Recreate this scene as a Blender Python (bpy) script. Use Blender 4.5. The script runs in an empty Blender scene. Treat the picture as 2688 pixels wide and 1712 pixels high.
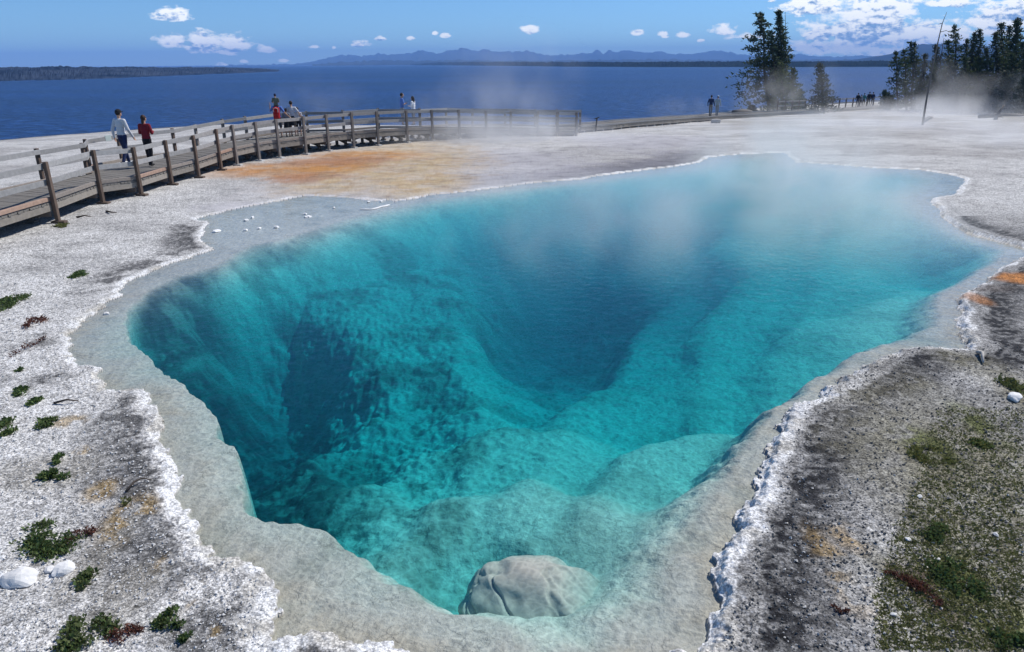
import bpy, bmesh, math, random
import numpy as np
from mathutils import Vector, Matrix
SC = bpy.context.scene
COL = SC.collection
rad = math.radians
# ------------------------------------------------------------------ camera maths
F, PIT, ROL, CH = 1900., rad(20), rad(-0.5), 4.2
def ray(u, v):
    a = (u-1344)/F; b = (856-v)/F
    a2 = a*math.cos(ROL)-b*math.sin(ROL); b2 = a*math.sin(ROL)+b*math.cos(ROL)
    return np.array([a2, math.cos(PIT)+b2*math.sin(PIT), -math.sin(PIT)+b2*math.cos(PIT)])
def at(u, v, z=0.):
    d = ray(u, v); t = (z-CH)/d[2]
    return d*t+np.array([0, 0, CH])
def at_y(u, v, y):
    d = ray(u, v)
    return d*(y/d[1])+np.array([0, 0, CH])
cam_d = bpy.data.cameras.new('camera'); cam = bpy.data.objects.new('camera', cam_d); COL.objects.link(cam)
cam_d.sensor_width = 36; cam_d.lens = 36*F/2688; cam_d.clip_end = 60000; cam_d.clip_start = 0.05
cam.matrix_world = Matrix.Translation((0, 0, CH)) @ Matrix.Rotation(rad(90)-PIT, 4, 'X') @ Matrix.Rotation(ROL, 4, 'Z')
SC.camera = cam
# ------------------------------------------------------------------ noise
def _h(i, j, s):
    n = (i.astype(np.int64)*374761393 + j.astype(np.int64)*668265263 + s*1442695041) & 0xffffffff
    n = ((n ^ (n >> 13))*1274126177) & 0xffffffff
    n = ((n ^ (n >> 16))*2246822519) & 0xffffffff
    return ((n ^ (n >> 15)) & 0xffff)/65535.
def vn(x, y, s=0):
    xi = np.floor(x); yi = np.floor(y); fx = x-xi; fy = y-yi
    fx = fx*fx*fx*(fx*(fx*6-15)+10); fy = fy*fy*fy*(fy*(fy*6-15)+10)
    a = _h(xi, yi, s); b = _h(xi+1, yi, s); c = _h(xi, yi+1, s); d = _h(xi+1, yi+1, s)
    return (a+(b-a)*fx)*(1-fy)+(c+(d-c)*fx)*fy
def fbm(x, y, s=0, o=4, g=.5):
    t = 0; A = 1; n = 0
    for k in range(o):
        t = t+A*vn(x*2**k+k*7.3, y*2**k-k*3.1, s+k*17); n += A; A *= g
    return t/n
def sm(a, b, x):
    t = np.clip((x-a)/(b-a), 0, 1); return t*t*(3-2*t)
def mixc(a, b, t):
    return a*(1-t[..., None])+np.asarray(b)*t[..., None]
# ------------------------------------------------------------------ materials helpers
def nmat(name):
    m = bpy.data.materials.new(name); m.use_nodes = True; nt = m.node_tree; nt.nodes.clear(); return m, nt
def N(nt, t, **kw):
    n = nt.nodes.new(t)
    for k, v in kw.items():
        if k.startswith('i_'): n.inputs[int(k[2:])].default_value = v
        else: setattr(n, k, v)
    return n
def L(nt, a, b): nt.links.new(a, b)
def math_n(nt, op, a, b=None, c=None, clamp=False):
    n = nt.nodes.new('ShaderNodeMath'); n.operation = op; n.use_clamp = clamp
    for i, x in enumerate((a, b, c)):
        if x is None: continue
        if isinstance(x, (int, float)): n.inputs[i].default_value = x
        else: L(nt, x, n.inputs[i])
    return n.outputs[0]
def ramp(nt, fac, pts):
    r = nt.nodes.new('ShaderNodeValToRGB'); e = r.color_ramp.elements
    while len(e) > 1: e.remove(e[-1])
    e[0].position = pts[0][0]; c = pts[0][1]; e[0].color = (*(c if isinstance(c, tuple) else (c, c, c)), 1)
    for p, c in pts[1:]:
        x = e.new(p); x.color = (*(c if isinstance(c, tuple) else (c, c, c)), 1)
    L(nt, fac, r.inputs[0]); return r.outputs[0]
def simple_mat(name, c, rough=.8, var=.25, scale=8., bump=0., detail=4, coat=None, stretch=(1, 1, 1), spec=.3):
    m, nt = nmat(name); o = N(nt, 'ShaderNodeOutputMaterial'); p = N(nt, 'ShaderNodeBsdfPrincipled')
    tc = N(nt, 'ShaderNodeTexCoord'); mp = N(nt, 'ShaderNodeMapping'); mp.inputs['Scale'].default_value = stretch
    L(nt, tc.outputs['Object'], mp.inputs[0])
    nz = N(nt, 'ShaderNodeTexNoise'); nz.inputs['Scale'].default_value = scale; nz.inputs['Detail'].default_value = detail
    L(nt, mp.outputs[0], nz.inputs['Vector'])
    oi = N(nt, 'ShaderNodeObjectInfo')
    f = math_n(nt, 'MULTIPLY_ADD', nz.outputs[0], 2*var, 1-var)
    f = math_n(nt, 'MULTIPLY', f, math_n(nt, 'MULTIPLY_ADD', oi.outputs['Random'], .24, .88))
    mx = N(nt, 'ShaderNodeVectorMath', operation='SCALE'); mx.inputs[0].default_value = c; L(nt, f, mx.inputs['Scale'])
    L(nt, mx.outputs[0], p.inputs['Base Color']); p.inputs['Roughness'].default_value = rough
    p.inputs['Specular IOR Level'].default_value = spec
    if bump:
        b = N(nt, 'ShaderNodeBump'); b.inputs['Strength'].default_value = bump; b.inputs['Distance'].default_value = .02
        L(nt, nz.outputs[0], b.inputs['Height']); L(nt, b.outputs[0], p.inputs['Normal'])
    L(nt, p.outputs[0], o.inputs[0]); return m
def tag(o, label=None, cat=None, group=None, kind=None):
    if label: o['label'] = label
    if cat: o['category'] = cat
    if group: o['group'] = group
    if kind: o['kind'] = kind
    return o
def link(name, me, mat=None, parent=None):
    o = bpy.data.objects.new(name, me); COL.objects.link(o)
    if mat is not None: me.materials.append(mat)
    if parent is not None: o.parent = parent
    return o
def empty(name, loc, rz=0):
    o = bpy.data.objects.new(name, None); COL.objects.link(o); o.location = loc; o.rotation_euler.z = rz; o.empty_display_size = .2
    return o
def mesh_np(name, V, Q, smooth=False):
    me = bpy.data.meshes.new(name); V = np.asarray(V, dtype=np.float32); Q = np.asarray(Q, dtype=np.int32); k = Q.shape[1]
    me.vertices.add(len(V)); me.vertices.foreach_set('co', V.ravel())
    me.loops.add(Q.size); me.loops.foreach_set('vertex_index', Q.ravel())
    me.polygons.add(len(Q)); me.polygons.foreach_set('loop_start', np.arange(0, Q.size, k, dtype=np.int32))
    me.update(calc_edges=True)
    me.polygons.foreach_set('use_smooth', np.full(len(Q), bool(smooth)))
    me.validate(); return me
#SECTION terrain
# ------------------------------------------------------------------ traced outlines of the spring, unprojected to the ground
RIM = [(517,574),(567,561),(612,550),(668,539),(724,529),(769,520),(810,513),(904,518),(986,526),(1023,524),(1034,529),(1098,520),(1135,511),(1191,507),(1247,500),(1322,491),(1400,480),(1534,470),(1560,463),(1667,450),(1774,437),(1839,426),(1860,413),(1935,406),(2058,400),(2069,410),(2090,426),(2176,431),(2283,440),(2406,445),(2491,457),(2534,470),(2513,501),(2502,512),(2448,520),(2443,531),(2464,549),(2470,568),(2502,592),(2534,611),(2603,630),(2688,652),(2900,668),(2688,677),(2663,684),(2645,697),(2624,708),(2599,726),(2592,744),(2559,753),(2531,769),(2506,794),(2523,819),(2509,848),(2518,865),(2513,887),(2538,905),(2541,916),(2520,923),(2448,919),(2394,916),(2355,921),(2316,939),(2273,957),(2251,977),(2215,995),(2194,1013),(2158,1023),(2154,1048),(2100,1060),(2065,1088),(2037,1139),(2015,1200),(1988,1250),(1975,1303),(1955,1316),(1931,1356),(1948,1393),(1912,1416),(1875,1469),(1872,1516),(1885,1589),(1862,1619),(1865,1679),(1819,1705),(1740,1722),(1600,1800),(1200,1790),(1059,1718),(1022,1692),(932,1679),(893,1672),(843,1654),(810,1649),(783,1665),(743,1679),(721,1676),(716,1628),(740,1607),(733,1576),(725,1533),(708,1516),(686,1490),(656,1475),(613,1464),(574,1460),(557,1458),(535,1421),(513,1378),(500,1356),(470,1317),(464,1292),(472,1257),(466,1227),(444,1205),(421,1162),(418,1110),(425,1091),(391,1059),(399,1036),(352,1024),(274,1024),(274,1004),(254,985),(266,965),(203,961),(176,922),(192,903),(180,879),(203,856),(242,829),(278,801),(285,789),(334,774),(313,766),(336,739),(391,715),(438,696),(508,672),(567,654),(544,643),(528,633),(536,606),(551,582),(520,578)]
DROP = [(551,713),(457,739),(418,758),(383,774),(360,800),(330,830),(325,864),(332,903),(371,926),(411,958),(438,985),(454,1008),(508,1047),(536,1067),(551,1100),(561,1115),(561,1145),(591,1184),(608,1182),(621,1201),(621,1235),(626,1257),(636,1335),(630,1358),(669,1367),(723,1393),(773,1390),(813,1406),(859,1423),(873,1449),(933,1479),(976,1519),(1016,1549),(1082,1579),(1122,1609),(1165,1622),(1265,1645),(1315,1665),(1350,1700),(1400,1760),(1600,1760),(1640,1690),(1626,1655),(1689,1615),(1759,1610),(1750,1575),(1757,1549),(1789,1496),(1795,1456),(1848,1383),(1885,1316),(1925,1250),(1960,1210),(1985,1160),(2045,1088),(2100,1062),(2130,1045),(2150,1010),(2200,985),(2270,940),(2330,915),(2405,901),(2455,873),(2473,801),(2500,775),(2556,744),(2600,715),(2640,690),(2650,668),(2560,640),(2500,610),(2440,570),(2410,530),(2450,505),(2480,480),(2400,460),(2280,455),(2170,447),(2080,440),(2030,415),(1935,420),(1870,430),(1780,452),(1670,465),(1560,480),(1400,497),(1240,515),(1098,535),(1023,553),(948,572),(874,592),(799,618),(724,640),(655,652),(610,676),(580,698)]
DEEP = [(430,880,8.),(400,860,6.),(450,950,9.),(560,1000,9),(520,930,9),(640,900,6.),(640,1060,9),(720,1050,4.2),(700,1180,9),(760,1230,9),(800,1200,8),(860,1180,4.6),(660,1280,4.),(700,1330,2.6),(640,1120,9),(590,1100,9),
 (900,1050,3.3),(1000,1000,2.9),(1100,1100,3.1),(1000,1180,3.0),(930,1230,3.2),(600,690,.7),(530,780,.8),(650,720,.8),(500,850,1.5),(600,820,1.6),(470,790,2.6),(400,830,1.4),(560,880,3.5),
 (740,700,1.4),(700,740,1.4),(660,655,1.1),(780,670,1.1),(840,680,1.3),(800,760,1.9),(900,700,1.7),(800,850,2.3),(950,850,2.2),(930,760,2.4),(1100,700,2.2),(1150,800,2.5),(1250,720,2.7),(1000,930,2.4),(1150,950,2.6),(1250,1050,2.4),
 (900,620,1.0),(1050,580,1.0),(1100,560,1.1),(1000,640,2.3),(1150,640,2.8),(1250,620,2.6),(1350,630,3.4),(1400,560,1.7),(1250,560,1.3),
 (1350,750,4.0),(1340,850,4.6),(1450,800,6.),(1450,900,10.),(1440,990,9),(1520,960,9.),(1480,850,9.),(1560,870,8.),(1600,900,6.),(1600,780,5.),(1500,700,4.2),(1700,700,3.3),(1750,850,3.6),(1370,1060,3.2),(1440,1060,4.4),(1430,1015,6.),(1500,1020,5.5),
 (1700,950,3.),(1700,1100,2.5),(1560,1100,2.5),(1900,900,2.2),(1900,1050,2.1),(2000,800,1.8),(2200,780,1.4),(2000,650,1.7),(2300,650,1.2),(2420,700,1.8),(2500,690,1.6),(2300,850,.8),(2150,950,1.2),(2080,1000,1.6),(2230,900,.9),
 (1300,1200,1.7),(1500,1200,1.6),(1700,1250,1.15),(1100,1250,2.1),(1000,1350,1.5),(900,1330,1.8),(800,1310,2.2),(1200,1400,1.05),(1400,1350,.95),(1600,1400,.65),(1100,1500,1.0),(1200,1600,1.5),(1150,1560,1.5),(1200,1630,1.3),(1700,1450,.42),(1780,1380,.6),(1850,1250,1.2),(1500,1650,.32),(1330,1690,.3),(1650,1580,.4),(1450,1700,.25),(1270,1600,1.5),(1450,1500,.85),(1500,1600,.5),(1350,1640,1.),
 (1500,490,.8),(1700,480,.9),(1900,450,.6),(2100,480,1.1),(1600,560,2.0),(1800,550,1.7),(2000,560,1.4),(2300,500,.7),(2450,600,.8)]
def poly_sd(px, X, Y, z=0.):
    """signed distance, negative inside"""
    P = np.array([at(u, v, z)[:2] for u, v in px]); d2 = np.full(X.shape, 1e9); ins = np.zeros(X.shape, bool); n = len(P)
    for i in range(n):
        a = P[i]; b = P[(i+1) % n]; e = b-a; l = e@e+1e-12
        t = np.clip(((X-a[0])*e[0]+(Y-a[1])*e[1])/l, 0, 1)
        dx = X-a[0]-t*e[0]; dy = Y-a[1]-t*e[1]; d2 = np.minimum(d2, dx*dx+dy*dy)
        c = ((a[1] > Y) != (b[1] > Y)) & (X < e[0]*(Y-a[1])/(e[1] if abs(e[1]) > 1e-12 else 1e-12)+a[0]); ins ^= c
    return np.where(ins, -1, 1)*np.sqrt(d2)
YS = np.array([(-1.3,70),(-.68,90),(-.5,103),(-.376,110),(0,104),(.1,105),(.2,110),(.3,116),(.4,130),(.6,150),(.8,155),(1.3,160)])
Y0 = np.array([(-1.3,24),(-.7,26),(-.4,46),(0,50),(.1,62),(.25,80),(.35,105),(.5,135),(1.3,140)])
def base_height(X, Y):
    A = X/Y
    z = -.03*np.maximum(0, Y-40)*sm(-.1, .12, A)
    ys = np.interp(A, YS[:, 0], YS[:, 1])+3*(fbm(X*.06, Y*.06, 3, 3)-.5); y0 = np.interp(A, Y0[:, 0], Y0[:, 1])
    t = np.clip((Y-y0)/(ys-y0), 0, 1.6)
    return z*(1-np.minimum(t, 1))+t*-4.05
RB = [(1.5, 2.2, 30), (2.2, 3.6, 120)]
def build_ground():
    inv = np.concatenate([np.linspace(1/1.6, 1/3.6, 60, endpoint=False), np.linspace(1/3.6, 1/45., 900, endpoint=False), 1/np.geomspace(45, 175, 190)])
    yy = 1/inv
    aa = np.concatenate([np.linspace(-1.35, -.8, 60, endpoint=False), np.linspace(-.8, .8, 1150, endpoint=False), np.linspace(.8, 1.35, 60)])
    Yg, A = np.meshgrid(yy, aa, indexing='ij'); X = A*Yg; Y = Yg
    nr, nc = X.shape
    wob = .10*(fbm(X*2.6, Y*2.6, 11, 3)-.5)+.09*(vn(X*9, Y*9, 5)-.5)+.05*(vn(X*22, Y*22, 6)-.5)*sm(30, 8, Y)
    near = Y < 62
    sd = np.full(X.shape, 30.); sd[near] = poly_sd(RIM, X[near], Y[near]); sdr = sd.copy(); sd = sd+wob
    dd = np.full(X.shape, 30.); dd[near] = poly_sd(DROP, X[near], Y[near], -.12)
    dd = dd+(.20-.12*sm(10, 20, Y))*(fbm(X*1.7, Y*1.7, 21, 4)-.5)+.07*(vn(X*8, Y*8, 22)-.5)*sm(20, 10, Y)
    # depth field
    DS = .56
    C = np.array([[*at(u, v, -min(D, 7.2)*DS)[:2], min(D, 7.2)*DS] for u, v, D in DEEP]); ca = C[:, 0]/C[:, 1]; cb = np.log(C[:, 1])
    inside = dd < .3
    wa = A+.03*(fbm(X*.9, Y*.9, 31, 3)-.5); wb = np.log(Y)+.06*(fbm(X*.9+40, Y*.9, 32, 3)-.5)
    ia = wa[inside]; ib = wb[inside]; num = 0; den = 0
    for a, b, D in zip(ca, cb, C[:, 2]):
        q = (ia-a)**2+(.5*(ib-b))**2; w = np.exp(-q/(2*.036**2))+.02*np.exp(-q/(2*.08**2))+1e-6; num = num+w*D; den = den+w
    Dp = np.zeros(X.shape); Dp[inside] = num/den
    # rocky relief of the bed
    n1 = fbm(X*.75, Y*.75, 41, 5); n2 = 1-np.abs(2*fbm(X*1.9, Y*1.9, 42, 4)-1); n3 = fbm(X*5, Y*5, 43, 4)
    steep = .14+1.5*sm(12.3, 14.6, Y)*sm(-.2, -.35, A)+sm(-.32, -.12, A)*.4+sm(.1, .4, A)*.15+sm(13, 22, Y)*2.6*sm(-.45, -.2, A)+sm(8, 5, Y)*.2
    t = sm(0, 1, -dd/steep)
    rough = np.clip(sm(.25, -.35, A)*1.0+.28, 0, 1)*sm(30, 16, Y)+.10
    shelf = (.035+.09*sm(0, 1.2, -sd))*(1-.86*sm(8, 17, Y))+.010*(n3-.5)*sm(20, 10, Y)
    depth = shelf+t*np.maximum(Dp*(1+.22*(n1-.5)*rough)-.10, 0)
    depth = depth+t*np.minimum(depth, 2.0)*rough*(.07*(n2-.72)+.06*(n3-.5)+.04*(vn(X*11, Y*11, 45)-.5))
    bed = -np.maximum(np.where(dd < 0, depth, shelf), .02)
    bed = np.where(dd < 0, np.minimum(bed, -shelf), bed)
    # dry ground
    g = base_height(X, Y)
    right = sm(.02, .2, A)*sm(26, 16, Y)
    rim = (.028+.062*right)*sm(-.01, .10+.05*right, sd)+.024*sm(.0, .1, sd)*(fbm(X*9, Y*9, 51, 3)-.3)*1.3*sm(.7, .2, sd)*sm(17, 7, Y)
    g = g+rim+sm(.3, 2.5, sd)*(.10*(fbm(X*.35, Y*.35, 52, 4)-.35)+.05*(fbm(X*3, Y*3, 53, 4)-.5)*sm(50, 10, Y)*.8)+.015*sm(.3, 1, sd)*(vn(X*17, Y*17, 54)-.5)+.012*sm(.0, .06, sd)*sm(.6, .3, sd)*(vn(X*34, Y*34, 55)-.5)*sm(14, 8, Y)
    g = np.maximum(g, np.where(Y < 45, .012, -9))
    Z = np.where(sd > 0, g, bed)
    Z = np.where(Y < 3.0, np.maximum(Z, .03), Z)
    # ---------------- base colours (albedo)
    nA = fbm(X*.5, Y*.5, 61, 5); nB = fbm(X*1.6, Y*1.6, 62, 4); nC = fbm(X*5, Y*5, 63, 3); nD = vn(X*20, Y*20, 64)
    col = np.zeros((*X.shape, 3))+np.array([.66, .645, .62]); grain = np.ones(X.shape)
    # far ground: wide streaks
    U = 1344+F*A/np.cos(PIT)*1.0
    st = fbm(X*.22, Y*.40, 65, 6, .6); far = sm(22, 34, Y)
    col = mixc(col, [.34, .32, .31], far*sm(.44, .60, st)*.8)
    col = mixc(col, [.27, .235, .17], sm(45, 60, Y)*sm(.0, .25, A)*sm(.42, .56, fbm(X*.2, Y*.3, 66, 5))*.9)
    grain = grain*(1-.45*far)
    col = mixc(col, [.40, .39, .38], sm(.5, .75, nA)*.5*(1-far)); col = mixc(col, [.47, .455, .43], far*.5*np.ones_like(A))
    farw = sm(24, 30, Y)*(sd > 0)*sm(-.14, -.04, A)*sm(.30, .22, A)*sm(3.4, 1.2, sd+1.6*(nB-.5))
    col = mixc(col, [.17, .165, .185], farw*.9); grain = grain*(1-.6*farw)
    # dark algae band beyond the white rim
    dk_w = np.where(A > 0, 1.45, .95)*(.55+.9*nA)*np.where(Y < 20, 1, .35)*np.where((A < 0) & (Y < 11), 1.1, 1)
    dk0 = np.where(A > .05, .34, .20)*(.7+.6*nB)
    patch = np.where(A > 0, 1., sm(.46, .57, nB*.5+nA*.5+.12*sm(10, 6, Y)))*np.where(Y > 20, .35, 1)
    dk = sm(dk0*.75, dk0*1.25, sd)*sm(dk_w*1.25, dk_w*.45, sd)*patch
    col = mixc(col, [.030, .030, .033], dk*np.where(A > 0, 1., .8)*(.86+.14*sm(.3, .5, nC))*(np.where(A > 0, .72, .5)+np.where(A > 0, .28, .5)*sm(.30, .55, vn(X*13, Y*13, 94)*.6+nD*.4)))
    gry = (A > 0)*sm(3.6, 1.5, sd)*sm(24, 16, Y)
    col = mixc(col, [.20, .195, .19], gry*(1-dk)*.75)
    # vegetated soil, right
    def blob(u, v, ru, rv, soft=.5):
        c = at(u, v); sx = abs(at(u+ru, v)[0]-c[0]); sy = abs(at(u, v-rv)[1]-c[1])
        r = np.sqrt(((X-c[0])/sx)**2+((Y-c[1])/sy)**2)+.7*(nB-.5)+.35*(nC-.5)
        return sm(1+soft, 1-soft, r)
    gm = np.maximum.reduce([blob(2650, 1350, 300, 330), blob(2420, 1230, 130, 130), blob(2688, 1050, 90, 120), blob(2550, 1600, 250, 200)])
    col = mixc(col, [.24, .222, .155], gm*.8*(.5+.5*sm(.3, .55, nC)))
    col = mixc(col, [.13, .15, .035], np.maximum.reduce([blob(2440, 1190, 70, 50), blob(2560, 1130, 40, 50), blob(2500, 1540, 110, 90), blob(2620, 1650, 90, 60)])*.8*sm(.3, .6, nC))
    col = mixc(col, [.10, .06, .05], np.maximum(blob(2420, 1560, 40, 90), blob(2350, 1520, 25, 20))*.7)
    col = mixc(col, [.40, .27, .11], np.maximum.reduce([blob(2220, 1430, 45, 40), blob(2210, 1530, 45, 110)])*.6*sm(.35, .6, nC))
    wh = np.maximum.reduce([blob(2330, 1040, 150, 40), blob(2540, 1000, 120, 40), blob(2290, 1600, 70, 110), blob(2330, 1440, 60, 60)]); col = mixc(col, [.56, .55, .53], wh*.75*(1-dk))
    # left: soil round the plants, ochre lichens
    col = mixc(col, [.27, .25, .21], np.maximum.reduce([blob(130, 1250, 130, 60), blob(250, 1480, 60, 120), blob(330, 1560, 80, 90)])*.6)
    col = mixc(col, [.42, .28, .10], np.maximum.reduce([blob(185, 1112, 40, 16), blob(215, 1190, 22, 16), blob(270, 1290, 40, 30), blob(340, 1370, 60, 60), blob(440, 1480, 25, 25), blob(490, 1570, 30, 40), blob(560, 1670, 20, 20)])*.6*sm(.35, .6, nC))
    # white sinter rim
    rw = np.where(A > 0, np.where(Y < 14, .22, .16), .14)*(.35+1.3*fbm(X*.9, Y*.9, 92, 3))+.06*(nC-.5)
    rw = np.where(Y > 19, rw*1.25, rw)
    rw = rw*np.where((A < -.15) & (A > -.5) & (Y < 6.5), 1.35, 1)
    wr = sm(rw*1.15, rw*.7, sd)*(sd > -.02)
    wc = mixc(np.zeros_like(col)+np.array([.80, .795, .78]), [.52, .49, .43], sm(.52, .72, fbm(X*2.2, Y*2.2, 91, 4))*.75); col = col*(1-wr[..., None])+wc*wr[..., None]; grain = grain*(1-.25*wr)
    # wet lavender flats, orange bacterial mats
    lav = np.maximum.reduce([blob(950, 480, 260, 45), blob(1290, 440, 260, 50), blob(1690, 370, 190, 24), blob(640, 545, 120, 14)])
    lav = lav*(sd > 0)
    col = mixc(col, [.40, .385, .41], lav*.6); grain = grain*(1-.8*lav)
    ye = np.maximum.reduce([blob(1040, 425, 210, 50), blob(930, 460, 160, 40), blob(1100, 480, 130, 34), blob(990, 440, 230, 40)])*(sd > .1)
    col = mixc(col, [.50, .37, .19], ye*.8*(.65+.35*sm(.35, .6, nB))); grain = grain*(1-.7*ye)
    og = np.maximum.reduce([blob(700, 449, 130, 17), blob(850, 438, 130, 22), blob(960, 410, 150, 12), blob(630, 452, 60, 8), blob(780, 460, 70, 14)])*(sd > .1)
    col = mixc(col, [.47, .21, .05], og*.85*(.6+.4*sm(.3, .6, nB))); grain = grain*(1-.8*og)
    chn = sm(.72, .9, 1-np.abs(2*fbm(X*1.1, Y*1.6, 93, 4)-1))*np.maximum(og, ye)*.25; col = mixc(col, [.30, .15, .06], chn)
    rd = np.maximum.reduce([blob(880, 425, 130, 12), blob(800, 470, 90, 12)])*(sd > .1)
    col = mixc(col, [.33, .17, .11], rd*.6)
    col = mixc(col, [.52, .22, .07], np.maximum(blob(2680, 742, 60, 14), blob(2560, 795, 28, 18)*.6)*(sd > .05))
    col = mixc(col, [.12, .10, .09], blob(2600, 768, 90, 10)*.7*(sd > .1))
    # grey shelf and bed under water
    uw = (sd < 0)
    sh = np.zeros_like(col)+np.array([.475, .455, .41]); sh = mixc(sh, [.44, .38, .30], sm(-.45, -.04, sd)*.7*sm(.3, .6, nB)); sh = mixc(sh, [.33, .33, .29], sm(.58, .78, fbm(X*1.4, Y*1.4, 96, 5))*.6)
    sh = sh*((.90+.18*nB+.06*(nC-.5))*(1+.2*sm(14, 20, Y)))[..., None]
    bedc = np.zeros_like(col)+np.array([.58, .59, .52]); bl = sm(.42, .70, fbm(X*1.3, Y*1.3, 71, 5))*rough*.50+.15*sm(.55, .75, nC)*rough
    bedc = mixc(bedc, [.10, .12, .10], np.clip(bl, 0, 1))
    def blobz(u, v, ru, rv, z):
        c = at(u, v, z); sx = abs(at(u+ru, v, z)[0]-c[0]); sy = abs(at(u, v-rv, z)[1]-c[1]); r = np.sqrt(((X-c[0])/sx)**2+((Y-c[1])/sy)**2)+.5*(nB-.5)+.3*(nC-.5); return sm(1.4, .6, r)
    cav_shade = np.maximum.reduce([blobz(450, 905, 110, 80, -.9), blobz(400, 865, 70, 45, -.55), blobz(540, 1010, 80, 60, -1.3), blobz(610, 1130, 60, 60, -1.5), blobz(450, 900, 130, 90, -1.6), blobz(620, 1090, 80, 100, -1.8), blobz(740, 1190, 130, 60, -2.4), .6*blobz(980, 990, 70, 25, -1.4)])  # shade of the undercut cavern and deep pockets, painted into the bed colour
    cav_shade = np.maximum(cav_shade*.9, sm(.03, .16, -dd)*sm(2.6, 1.2, -dd)*sm(-.14, -.36, A+.10*(nB-.5))*sm(14.8, 13.2, Y+1.6*(nA-.5))*sm(6.9, 7.6, Y)*(1-.9*blobz(575, 780, 60, 100, -.5))*(1-.7*blobz(400, 800, 50, 30, -.5))*(1-.95*blobz(690, 720, 120, 130, -.9)))
    bedc = mixc(bedc, [.028, .042, .05], cav_shade*(.72+.28*sm(.3, .6, nC)))
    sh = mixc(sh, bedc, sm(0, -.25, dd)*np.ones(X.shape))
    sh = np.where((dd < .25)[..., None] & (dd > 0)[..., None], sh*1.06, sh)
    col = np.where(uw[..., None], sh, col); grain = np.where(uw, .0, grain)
    # mats of the lake bed
    wetl = sm(-3.6, -4.0, Z)*(Y > 50); col = mixc(col, [.14, .13, .11], wetl)
    idx = np.arange(nr*nc).reshape(nr, nc)
    Q = np.stack([idx[:-1, :-1], idx[:-1, 1:], idx[1:, 1:], idx[1:, :-1]], -1).reshape(-1, 4)
    me = mesh_np('ground', np.stack([X, Y, Z], -1).reshape(-1, 3), Q, True)
    ca = me.color_attributes.new('col', 'FLOAT_COLOR', 'POINT')
    rgba = np.concatenate([np.clip(col, 0, 1), np.clip(grain, 0, 1)[..., None]], -1).astype(np.float32)
    ca.data.foreach_set('color', rgba.ravel())
    at_ = me.attributes.new('under', 'FLOAT', 'POINT'); at_.data.foreach_set('value', uw.astype(np.float32).ravel())
    global GX, GY, GZ
    GX, GY, GZ = aa, yy, Z
    return me
def ground_z(x, y):
    a = x/y; j = int(np.clip(np.searchsorted(GX, a), 1, len(GX)-1)); i = int(np.clip(np.searchsorted(-1/GY, -1/y), 1, len(GY)-1))
    return float(GZ[i, j])
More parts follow.
